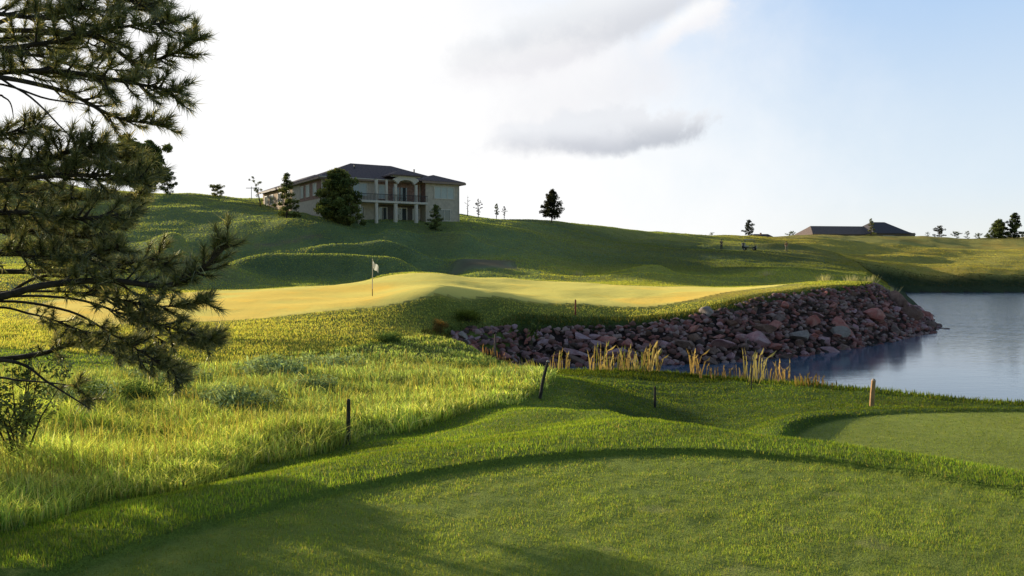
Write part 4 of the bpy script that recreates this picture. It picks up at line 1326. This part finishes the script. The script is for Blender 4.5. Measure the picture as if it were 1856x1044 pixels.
def big_house():
    fd = Vector((.85, .527)); 
    corner = Vector((-27.0, 118.0))
    rz = math.atan2(fd.y, fd.x)
    z0 = 11.2
    t = empty('house', (corner.x, corner.y, z0 + .35), rz, 'large two storey house with hip roofs and columned balcony on the hill', 'house')
    ze = 6.05                                   # eaves above base
    # walls
    w = MB()
    w.box(0, 20.6, 0.1, 14, -1.5, ze)
    w.box(15.5, 21.2, -1.6, 9, -1.5, ze)
    w.build('wall', STUCCO, t)
    w = MB(); w.box(0.0, 10.2, 14, 31, 0, ze - .1); w.build('wing_wall', simple('sunlit_wing_stucco', (.62, .42, .27), .9, .12), t)  # warm sunlight on this wing is put into its stucco colour
    for q in [(8.4, 15.3, -.06, .02, 2.75, ze - .3), (-.06, .02, .4, 10, 3.0, ze - .4), (15.44, 15.52, -1.5, -.1, 2.75, ze - .3)]:
        w = MB(); w.box(*q); w.build('brick_facing', STONE, t)
    r = MB(); hip(r, 0, 20.6, 0.1, 14, ze, ze + 3.0); r.build('roof', ROOF_M, t)
    r = MB(); hip(r, 0, 10.2, 13.2, 31, ze - .02, ze + 2.2, ridge='y'); r.build('wing_roof', ROOF_M, t)
    r = MB(); hip(r, 15.0, 21.2, -1.6, 8, ze + .03, ze + 1.3, ridge='y', inset=3.4); r.build('bay_roof', ROOF_M, t)
    r = MB(); hip(r, 9.8, 14.1, -2.6, 6, ze + .6, ze + 1.55, .35, ridge='y', inset=2.4); r.build('portico_roof', ROOF_M, t)
    fa = MB()
    fa.box(-.74, 16, -.76, -.705, ze - .4, ze - .1); fa.box(-.76, -.705, -.7, 32, ze - .4, ze - .1); fa.box(14.6, 22.0, -2.36, -2.305, ze - .36, ze - .06); fa.box(21.92, 21.98, -2.3, 9.8, ze - .36, ze - .06)
    fa.build('fascia', FASCIA, t)
    # balcony
    b = MB(); b.box(4.4, 15.4, -2.6, -.08, 2.45, 2.75); b.build('balcony_slab', TRIM, t)
    rl = MB(); rl.box(4.4, 15.4, -2.58, -2.52, 3.62, 3.70)
    x = 4.5
    while x < 15.4: rl.box(x, x + .04, -2.57, -2.53, 2.78, 3.6); x += .22
    rl.build('balcony_railing', RAIL, t)
    for x, z0_, z1_, rr in [(7.3, -1, ze - .2, .27), (10.3, -1, 2.44, .33), (10.3, 2.76, 5.3, .26), (13.6, 2.76, 5.3, .26), (13.6, -1, 2.44, .33), (4.7, -1, 2.44, .25), (8.9, 2.76, ze - .2, .2)]:
        c = MB(); c.tube([(x, -2.25, z0_), (x, -2.25, z0_ + .1), (x, -2.25, z1_ - .1), (x, -2.25, z1_)], [rr * 1.25, rr, rr * .9, rr * 1.25], 12)
        c.build('column', TRIM, t)
    # arch over the portico
    a = MB(); k = 14; pts = []
    for i in range(k + 1):
        an = math.pi * i / k; pts.append((11.95 - 1.25 * math.cos(an), 5.3 + .62 * math.sin(an)))
    vs, fs = [], []
    for (px_, pz_) in pts: vs += [(px_, -2.5, pz_), (px_, -2.0, pz_)]
    top = ze + .56
    for (px_, pz_) in pts:
        xo = 11.95 + (px_ - 11.95) * 1.62
        vs += [(xo, -2.5, max(5.3, min(top, pz_ + .55))), (xo, -2.0, max(5.3, min(top, pz_ + .55)))]
    n2 = 2 * (k + 1)
    for i in range(k):
        p, q = 2 * i, 2 * i + 2
        fs += [(p, q, n2 + q, n2 + p), (q + 1, p + 1, n2 + p + 1, n2 + q + 1), (p + 1, q + 1, q, p), (n2 + p, n2 + q, n2 + q + 1, n2 + p + 1)]
    a.add(vs, fs); a.box(9.7, 14.2, -2.55, -1.95, ze + .3, ze + .6)
    a.build('portico_arch', TRIM, t)
    dk = MB(); dk.box(10.6, 13.3, -.12, -.07, 2.78, 5.4); d = dk.build('balcony_door', STONE, t)
    pn = MB(); pn.box(10.8, 11.85, -.15, -.125, 3.0, 5.0); pn.box(12.05, 13.1, -.15, -.125, 3.0, 5.0); pn.build('pane', GLASS, d)
    g = MB(); g.box(8.0, 15.3, -.10, -.03, -1, 2.35); g.build('ground_floor_recess', DARKIN, t)  # flat panel on the wall, shade under the balcony painted dark
    window(t, 4.6, 6.7, 3.6, 5.3, -.0, blind=True)
    window(t, 8.6, 9.5, 3.3, 5.2, -.06, blind=True, mull=0)
    window(t, 17.0, 20.2, 3.55, 5.25, -1.6, blind=True, mull=2)
    window(t, 4.8, 6.2, .3, 1.9, 0, blind=False)
    window(t, 8.6, 9.8, .0, 1.9, -.1, mull=1)
    window(t, 11.0, 13.0, -.4, 1.9, -.1, mull=1)
    window(t, 14.1, 15.0, .2, 1.8, -.1, mull=0)
    window(t, 17.6, 19.6, .2, 1.8, -1.6, blind=False)
    for y0, y1 in [(2.2, 3.6), (5.4, 6.8), (8.3, 9.4)]: window(t, y0, y1, 3.6, 5.2, -.06, 'x', blind=True)
    for y0, y1 in [(15.5, 17.0), (19.5, 21.5), (24.5, 26.2), (28, 29.5)]: window(t, y0, y1, 3.7, 5.1, 0.0, 'x', blind=False)
    for x, y in [(-.03, -.10), (21.12, -1.72), (15.2, -.12)]:
        dp = MB(); dp.tube([(x, y, -1), (x, y, ze - .45)], .05, 6); dp.build('downpipe', TRIM, t)
    for x, y, z1 in [(6.5, 4.2, ze + 2.35), (16.5, 4.6, ze + 2.3), (12.0, 9.0, ze + 3.0)]:
        vp = MB(); vp.tube([(x, y, z1 - .9), (x, y, z1 + .05), (x, y, z1 + .1)], [.11, .11, .16], 8); vp.build('roof_vent', RAIL, t)
    gt = MB(); gt.box(-.78, 21.9, -.86, -.765, ze - .16, ze - .04); gt.build('gutter', TRIM, t)
    return t


big_house()


def low_house():
    d = 262
    p = P(1475, 428, d)
    z0 = 11.3
    t = empty('house', (p.x, p.y, z0), R(9), 'long low house with brown hip roofs half hidden by the far ridge', 'house')
    t.scale = (1.2, 1.2, 1.2)
    w = MB(); w.box(0, 17, 0, 9, -2, 3.0); w.box(15.2, 27.2, -3, 9, -2, 3.2); w.build('wall', simple('tan_wall', (.30, .24, .19), .9, .15), t)
    r1 = simple('brown_shingle', (.25, .18, .155), .9, .25, 4, bump=.3)
    r2 = simple('dark_shingle', (.13, .11, .115), .9, .25, 4, bump=.3)
    r = MB(); hip(r, 0, 19, 0, 9, 2.9, 5.2, .7, inset=2.2); r.build('roof', r1, t)
    r = MB(); hip(r, 15.4, 25.0, -3, 9, 3.1, 6.3, .7, inset=3.5); r.build('gable_roof', r2, t)
    r = MB(); hip(r, 20.5, 27.8, -1, 7, 3.0, 4.7, .6, inset=3.2); r.build('side_roof', r2, t)
    for x in (2, 6, 10): window(t, x, x + 1.6, 1.0, 2.4, 0)
    window(t, 18, 21, .8, 2.4, -3)


low_house()


def far_house():
    d = 285
    p = P(1366, 430, d)
    t = empty('house', (p.x, p.y, 12.2), R(3), 'distant mauve roofed house peeping over the ridge beside the slender pine', 'house')
    w = MB(); w.box(0, 7.2, 0, 6, -2, 2.2); w.build('wall', simple('mauve_wall', (.33, .27, .26), .9, .1), t)
    r = MB(); hip(r, 0, 7.2, 0, 6, 2.1, 3.5, .4, inset=1.5); r.build('roof', simple('mauve_shingle', (.10, .075, .085), .9, .2), t)
    c = MB(); c.box(3, 3.5, 2, 2.5, 3, 3.9); c.build('chimney', STONE, t)
    window(t, 2, 3.4, .9, 1.8, 0)


far_house()


# --------------------------------------------------------- posts and flag
WOOD_DK = simple('weathered_stake', (.07, .06, .05), .9, .4, 14, bump=.3)
WOOD_RED = simple('red_stake', (.38, .11, .06), .8, .25, 10)
WOOD_OR = simple('orange_post', (.62, .34, .15), .8, .2, 8)


def stake(px, py_base, d, h, r, mat, label, lean=(0, 0), group=None, cap=None, cat='stake', name='hazard_stake'):
    p = P(px, py_base, d); z = hz(p.x, p.y)
    t = empty(name, (p.x, p.y, z), 0, label, cat, group)
    s = MB(); s.tube([(0, 0, -.2), (lean[0] * .5, lean[1] * .5, h * .5), (lean[0], lean[1], h)], [r, r, r * .92], 8)
    s.build('post', mat, t)
    c = MB(); c.tube([(lean[0], lean[1], h - .002), (lean[0] * 1.03, lean[1] * 1.03, h + r * .8)], [r * 1.02, r * .45], 8)
    c.build('cap', cap or mat, t)
    return t


stake(631, 806, 11.2, .60, .030, WOOD_DK, 'dark upright stake at the edge of the native grass', (.01, 0))
stake(976, 722, 18.0, .80, .038, WOOD_DK, 'dark stake tilted to the right at the end of the native grass', (.20, 0), cap=simple('faded_paint', (.45, .42, .35)))
stake(1187, 741, 20, .5, .030, WOOD_DK, 'short dark upright stake in the hollow behind the tee', (.0, 0))
stake(1362, 705, 24.5, 1.0, .018, WOOD_DK, 'thin dark pole among the pale seeding reeds', (0, 0), name='thin_pole', cat='pole')
stake(1043, 584, 46.2, .82, .05, WOOD_RED, 'red brown stake on the shaded bank below the green', (0, 0))
stake(896, 650, 35.0, 1.1, .045, simple('mauve_stake', (.24, .15, .13)), 'mauve brown stake before the left part of the stone bank', (.05, 0))
stake(1579, 736, 19.6, .62, .055, WOOD_OR, 'pale orange post by the pond with a wider foot', (.05, 0), name='marker_post', cat='post', cap=simple('pale_top', (.7, .5, .36)))


def flag():
    p = P(675, 535, 51); z = hz(p.x, p.y)
    t = empty('golf_flag', (p.x, p.y, z), 0, 'white flagstick with a drooping white flag on the putting green', 'flag')
    pole = MB(); pole.tube([(0, 0, .45), (.02, 0, 2.25)], [.03, .024], 8); pole.build('pole', TRIM, t)
    lo = MB(); lo.tube([(0, 0, -.1), (0, 0, .45)], [.029, .03], 8); lo.build('pole_base', simple('tan_pole', (.40, .26, .10)), t)
    nx, nz = 10, 8; V, Fc = [], []
    for i in range(nx + 1):
        for j in range(nz + 1):
            u, v = i / nx, j / nz
            V.append((.02 + u * .36, .07 * math.sin(u * 9 + v * 2), 2.22 - .42 * v - u * .42 - .06 * math.sin(u * 6)))
    for i in range(nx):
        for j in range(nz):
            a = i * (nz + 1) + j; Fc.append((a, a + 1, a + nz + 2, a + nz + 1))
    me = bpy.data.meshes.new('flag'); me.from_pydata(V, [], Fc); me.update()
    link('flag_cloth', me, foliage('flag_cloth', attr=False, col=(.75, .74, .68), trans=.35, tcol=(1, 1, 1), var=.05), t, True)
    V2 = [(x + .06, y + .03, z_ - .10) for x, y, z_ in V[:]]
    fb = MB(); fb.add([V2[-1], V2[-3], V2[-3 - 9], V2[-1 - 9]], [(0, 1, 2, 3)])
    c = MB(); c.tube([(.02, 0, 2.25), (.02, 0, 2.31)], [.035, .02], 8); c.build('finial', TRIM, t)


flag()


def cup_marker(px, py, d, label):
    p = P(px, py, d); z = hz(p.x, p.y)
    rng = np.random.default_rng(int(px))
    N = 60
    x = rng.normal(0, .25, N); y = rng.normal(0, .2, N)
    V, Fc = [], []
    for i in range(N):
        h = rng.uniform(.3, .75); b = len(V); a = rng.uniform(0, 3.14); wx, wy = .035 * math.cos(a), .035 * math.sin(a)
        V += [(x[i] - wx, y[i] - wy, -.05), (x[i] + wx, y[i] + wy, -.05), (x[i] * 1.8, y[i] * 1.6, h)]
        Fc.append((b, b + 1, b + 2))
    o = link('pale_tuft', mesh_np('pale_tuft', np.array(V), np.array(Fc), False, np.tile((.55, .52, .36), (len(V), 1))), BL)
    o.location = (p.x, p.y, z)
    tag(o, label, 'grass tuft')


cup_marker(1048, 487, 90, 'pale tuft alone at the edge of the shadow behind the green')
cup_marker(1390, 499, 92, 'small pale tuft on the fairway behind the stone bank')
cup_marker(1497, 511, 69, 'tall pale tuft on the rim above the stone bank')
cup_marker(1545, 513, 68.5, 'middle pale tuft on the rim above the stone bank')
cup_marker(1575, 513, 68, 'brightest pale tuft near the end of the rim above the stone bank')
cup_marker(1610, 518, 66, 'last pale tuft at the very tip of the rim above the stone bank')


def utility_pole():
    x, y = pxd(457, 155); z = hz(x, y)
    t = empty('utility_pole', (x, y, z), 0, 'thin utility pole on the ridge left of the big house', 'pole')
    m = simple('grey_pole', (.30, .27, .25))
    a = MB(); a.tube([(0, 0, -.3), (0, 0, 2.3)], [.06, .05], 8); a.build('post', m, t)
    a = MB(); a.box(-1.0, .7, -.05, .05, 2.0, 2.1); a.build('crossarm', m, t)


utility_pole()


# ----------------------------------------------------------- people and cart
SKIN = simple('skin', (.50, .30, .21), .6, .08)


def skinned(name, joints, edges, mat, parent, subd=2):
    me = bpy.data.meshes.new(name)
    me.from_pydata([j[:3] for j in joints], edges, [])
    o = link(name, me, mat, parent)
    bpy.context.view_layer.objects.active = o
    md = o.modifiers.new('skin', 'SKIN'); md.use_smooth_shade = True
    for v, j in zip(me.skin_vertices[0].data, joints):
        v.radius = (j[3], j[3] * (j[4] if len(j) > 4 else 1))
    me.skin_vertices[0].data[0].use_root = True
    sb = o.modifiers.new('sub', 'SUBSURF'); sb.levels = subd; sb.render_levels = subd
    return o


def person(px, d, label, shirt, trousers, rz=0.0, bend=0.0, club=True, hat=None):
    x, y = pxd(px, d); z = hz(x, y)
    t = empty('person', (x, y, z + .05), rz, label, 'person')
    bx = bend
    J = [(0, 0, .94, .12, .75),                       # pelvis
         (0, -.02 - bx * .25, 1.18, .125, .7), (0, -.02 - bx * .6, 1.40, .145, .6), (0, -.02 - bx * .8, 1.51, .055), (0, -.03 - bx, 1.60, .075), (0, -.035 - bx * 1.05, 1.70, .085), (0, -.03 - bx * 1.05, 1.77, .05)]
    E = [(0, 1), (1, 2), (2, 3), (3, 4), (4, 5), (5, 6)]
    for s in (-1, 1):
        b = len(J)
        J += [(s * .10, 0, .86, .09), (s * .12, -.03, .48, .062), (s * .13, .02, .09, .042), (s * .14, -.13, .03, .035)]
        E += [(0, b), (b, b + 1), (b + 1, b + 2), (b + 2, b + 3)]
        b = len(J)
        J += [(s * .20, -bx * .6, 1.42, .06), (s * .25, -.02 - bx * .5, 1.14, .045), (s * .14, -.22 - bx * .4, .96, .034), (s * .08, -.28 - bx * .4, .90, .036)]
        E += [(2, b), (b, b + 1), (b + 1, b + 2), (b + 2, b + 3)]
        h = b + 3
        for k in range(4):
            q = len(J); fx = s * .08 + (k - 1.5) * .018
            J += [(fx, -.31 - bx * .4, .86, .009), (fx, -.30 - bx * .4, .82 + .005 * k, .008)]
            E += [(h, q), (q, q + 1)]
        q = len(J); J += [(s * .08 - s * .04, -.31 - bx * .4, .885, .01)]; E += [(h, q)]
    skinned('body', J, E, SKIN, t)
    # clothes follow the same joints, a little wider
    sh = [(j[0], j[1], j[2], j[3] * 1.13, *(j[4:])) for j in J]
    ids = [0, 1, 2]; arm = []
    jj = [sh[0], sh[1], (sh[2][0], sh[2][1], sh[2][2], .155, .65)]; ee = [(0, 1), (1, 2)]
    for s, b in ((-1, 11), (1, 11 + 8 + 4 + 5 - 0)):
        pass
    for s in (-1, 1):
        b = len(jj)
        jj += [(s * .20, -bx * .6, 1.42, .075), (s * .24, -.01 - bx * .5, 1.20, .066)]
        ee += [(2, b), (b, b + 1)]
    skinned('shirt', jj, ee, shirt, t)
    jj = [(0, 0, .97, .135, .78)]; ee = []
    for s in (-1, 1):
        b = len(jj)
        jj += [(s * .10, 0, .86, .105), (s * .12, -.03, .48, .08), (s * .13, .02, .12, .062)]
        ee += [(0, b), (b, b + 1), (b + 1, b + 2)]
    skinned('trousers', jj, ee, trousers, t)
    hm = hat or simple('dark_hair', (.04, .03, .025))
    hy = -.035 - bx * 1.05
    hb = MB(); hb.tube([(0, hy + .02, 1.69), (0, hy + .015, 1.76), (0, hy, 1.81), (0, hy, 1.825)], [.093, .098, .07, .02], 12)
    hb.build('hair' if hat is None else 'cap', hm, t, True)
    for s in (-1, 1):
        f = MB(); f.tube([(s * .13, .06, .035), (s * .135, -.05, .04), (s * .14, -.17, .03)], [.045, .05, .035], 8)
        f.build('shoe', simple('shoe', (.12, .11, .10)), t, True)
    if club:
        c = empty('golf_club', (x, y, z), rz, 'golf club held by the ' + label.split(' holding')[0].split(' with')[0], 'golf club')
        m = MB(); m.tube([(0.0, -.30 - bx * .4, .95), (.08, -.75, .05)], [.012, .008], 6); m.build('shaft', simple('steel', (.5, .5, .5), .3, .05, metal=1.0), c)
        m = MB(); m.box(.05, .16, -.79, -.73, .0, .06); m.build('club_head', RAIL, c)
    return t


person(1307, 138, 'standing golfer in dark clothes alone on the left of the golf cart', simple('dark_shirt', (.07, .08, .06)), simple('dark_trousers', (.05, .05, .045)), R(20), club=False)
person(1425, 141, 'golfer in an orange tan shirt on the right of the golf cart', simple('orange_shirt', (.55, .27, .10)), simple('tan_trousers', (.40, .33, .22)), R(-30), .08, club=False, hat=simple('dark_cap', (.08, .06, .04)))


def golf_cart():
    x, y = pxd(1358, 139); z = hz(x, y)
    t = empty('golf_cart', (x, y, z), R(-25), 'dark golf cart with pale roof parked on the ridge between the two golfers', 'golf cart')
    body = simple('cart_body', (.05, .055, .05), .4, .1)
    b = MB()
    b.add([(-1.15, -.55, .35), (1.15, -.55, .35), (1.15, .55, .35), (-1.15, .55, .35), (-1.15, -.55, .80), (-.5, -.55, .55), (.55, -.55, .45), (1.1, -.5, .75), (-1.15, .55, .80), (-.5, .55, .55), (.55, .55, .45), (1.1, .5, .75)],
          [(3, 2, 1, 0), (0, 1, 7, 6, 5, 4), (3, 8, 9, 10, 11, 2), (0, 4, 8, 3), (1, 2, 11, 7), (4, 5, 9, 8), (5, 6, 10, 9), (6, 7, 11, 10)])
    b.build('body', body, t)
    r = MB(); r.add([(-.85, -.58, 1.76), (.75, -.58, 1.76), (.75, .58, 1.76), (-.85, .58, 1.76), (-.7, -.45, 1.86), (.6, -.45, 1.86), (.6, .45, 1.86), (-.7, .45, 1.86)], [(3, 2, 1, 0), (4, 5, 6, 7), (0, 1, 5, 4), (1, 2, 6, 5), (2, 3, 7, 6), (3, 0, 4, 7)])
    r.build('roof', simple('cart_roof', (.50, .48, .42)), t)
    for sx, bx_ in ((-.75, -.8), (.65, .95)):
        for sy in (-.52, .52):
            p = MB(); p.tube([(bx_, sy, .7), (sx, sy, 1.78)], .025, 6); p.build('roof_post', RAIL, t)
    s = MB(); s.box(-.75, -.2, -.5, .5, .60, .78); s.build('seat', simple('cart_seat', (.55, .50, .42)), t)
    s = MB(); s.box(-.85, -.75, -.5, .5, .75, 1.25); s.build('backrest', simple('cart_seat_back', (.55, .50, .42)), t)
    s = MB(); s.tube([(.6, -.25, .6), (.35, -.25, 1.0)], .02, 6); s.tube([(.35 + .05 * math.sin(a) , -.25 + .17 * math.cos(a), 1.0 + .12 * math.sin(a)) for a in [i * math.pi / 6 for i in range(13)]], .018, 6); s.build('steering_wheel', RAIL, t)
    for sx in (-.75, .8):
        for sy in (-.52, .52):
            w = MB(); w.tube([(sx, sy - .09, .23), (sx, sy - .07, .23), (sx, sy + .07, .23), (sx, sy + .09, .23)], [.17, .23, .23, .17], 16); wo = w.build('wheel', simple('tyre', (.025, .025, .025)), t)
            w = MB(); w.tube([(sx, sy - .10, .23), (sx, sy + .10, .23)], .10, 12); w.build('rim', TRIM, wo)
    for k, sy in enumerate((-.25, .25)):
        g = empty('golf_bag', t.matrix_world @ Vector((0, 0, 0)), 0, None, None)
        bpy.data.objects.remove(g)
        bag = MB(); bag.tube([(-1.05, sy, .62), (-1.12, sy, 1.3)], [.13, .15], 10); bag.build('bag_holder', simple('bag', (.04, .05, .07) if k else (.30, .28, .26)), t)


golf_cart()

# ------------------------------------------------------------ sky, sun, camera
SUN_EL, SUN_AZ = 10.3, -53.0


def world():
    w = bpy.data.worlds.new('World'); sc.world = w; w.use_nodes = True
    g = NG(w.node_tree)
    bg = g.n['Background']
    sk = g.new('ShaderNodeTexSky', sky_type='NISHITA')
    sk.sun_disc = False; sk.sun_elevation = R(SUN_EL); sk.sun_rotation = R(SUN_AZ)
    sk.altitude = 1500; sk.air_density = 1.0; sk.dust_density = 0.6; sk.ozone_density = 1.5
    tc = g.new('ShaderNodeTexCoord').outputs['Generated']
    sx = g.new('ShaderNodeSeparateXYZ'); g.l.new(tc, sx.inputs[0])
    az = g.math('ARCTAN2', sx.outputs[0], sx.outputs[1])
    el = g.math('ARCSINE', sx.outputs[2])
    n1 = g.noise(tc, 4.0, 6, .6, .3)
    n2 = g.noise(tc, 11.0, 6, .62, .2)
    n3 = g.noise(tc, 2.0, 4, .5, .3)
    n4 = g.noise(tc, 22.0, 5, .65, .3)
    nn = g.math('SUBTRACT', g.math('MULTIPLY_ADD', n2, .5, g.math('MULTIPLY', n1, .5)), .5)      # about -.2 .. .2
    K = 1 / 0.125                              # the Background strength below is 1/K
    S = lambda c: tuple(x * K for x in c)
    # haze: white round the sun, blue away from it
    azw = g.math('ADD', az, g.math('MULTIPLY', nn, .45))
    blue = g.mix(g.ss(el, .02, .42), S((.77, .87, .94)), S((.355, .57, .90)))
    blue = g.mix(g.ss(el, .0, .10), S((.86, .88, .84)), blue)
    front = g.math('SUBTRACT', 1, g.ss(g.math('ABSOLUTE', g.math('ADD', az, .12)), .76, 1.6))
    low = g.math('SUBTRACT', 1, g.ss(el, .42, .85))
    hazew = g.math('MULTIPLY', front, low)
    col = g.mix(hazew, sk.outputs[0], blue)
    # thin bright cloud sheet over the left half
    sheet = g.math('SUBTRACT', 1, g.ss(g.math('ADD', azw, g.math('MULTIPLY', el, .35)), .02, .62))
    sheet = g.math('MULTIPLY', sheet, hazew)
    white = g.mix(g.ss(n3, .4, .8), S((1.03, 1.03, 1.03)), S((.97, .97, .99)))
    col = g.mix(sheet, col, white)

    def cloud(col, ca, ce, ra, re, body, edge, soft, warp, amt=1.0, tilt=0.0):
        da = g.math('SUBTRACT', g.math('ADD', az, g.math('MULTIPLY', nn, warp)), ca)
        de = g.math('SUBTRACT', g.math('SUBTRACT', g.math('ADD', el, g.math('MULTIPLY', nn, warp * .55)), ce), g.math('MULTIPLY', da, tilt))
        a = g.math('DIVIDE', da, ra); e = g.math('DIVIDE', de, re)
        q = g.math('SQRT', g.math('ADD', g.math('MULTIPLY', a, a), g.math('MULTIPLY', e, e)))
        q = g.math('ADD', q, g.math('ADD', g.math('MULTIPLY', g.math('SUBTRACT', n2, .5), 1.2), g.math('MULTIPLY', g.math('SUBTRACT', n4, .5), .9)))
        k = g.math('MULTIPLY', g.math('SUBTRACT', 1, g.ss(q, 1 - soft, 1 + soft * .5)), amt)
        sh = g.ss(g.math('ADD', g.math('MULTIPLY', e, -1), g.math('MULTIPLY', nn, 2.5)), -.6, .5)
        return g.mix(k, col, g.mix(sh, S(edge), S(body)))
    col = cloud(col, .09, .225, .15, .085, (.84, .84, .88), (.95, .95, .97), .8, .22, .65, .3)
    col = cloud(col, .13, .155, .115, .030, (.56, .59, .65), (.84, .86, .90), .28, .20, .95, .08)
    col = cloud(col, .06, .145, .10, .024, (.64, .66, .72), (.86, .88, .92), .45, .18, .7)
    col = cloud(col, .10, .285, .17, .040, (.70, .72, .77), (.88, .90, .93), .36, .25, .9, .25)
    col = cloud(col, .205, .275, .05, .022, (.95, .94, .96), (1.02, 1.02, 1.02), .6, .15, .9, .5)
    col = cloud(col, .0, .24, .10, .03, (.90, .89, .92), (.95, .95, .96), .8, .22, .7, .2)
    g.l.new(col, bg.inputs[0])
    bg.inputs[1].default_value = 0.125


world()

sd = bpy.data.lights.new('sun', 'SUN')
sd.energy = 5.0; sd.angle = R(0.6); sd.color = (1.0, .92, .72)
so = bpy.data.objects.new('sun', sd); COL.objects.link(so)
dv = Vector((math.sin(R(SUN_AZ)) * math.cos(R(SUN_EL)), math.cos(R(SUN_AZ)) * math.cos(R(SUN_EL)), math.sin(R(SUN_EL))))
so.rotation_euler = dv.to_track_quat('Z', 'Y').to_euler()
so.location = dv * 100

cd = bpy.data.cameras.new('camera'); co = bpy.data.objects.new('camera', cd); COL.objects.link(co)
cd.sensor_width = 36; cd.lens = 36 * F / 1856.0
cd.clip_start = .05; cd.clip_end = 12000
co.location = (0, 0, EYE); co.rotation_euler = (R(90) - PITCH, 0, 0)
sc.camera = co
sc.view_settings.view_transform = 'Standard'; sc.view_settings.look = 'None'; sc.view_settings.exposure = 0
sc.cycles.max_bounces = 6; sc.cycles.transparent_max_bounces = 4
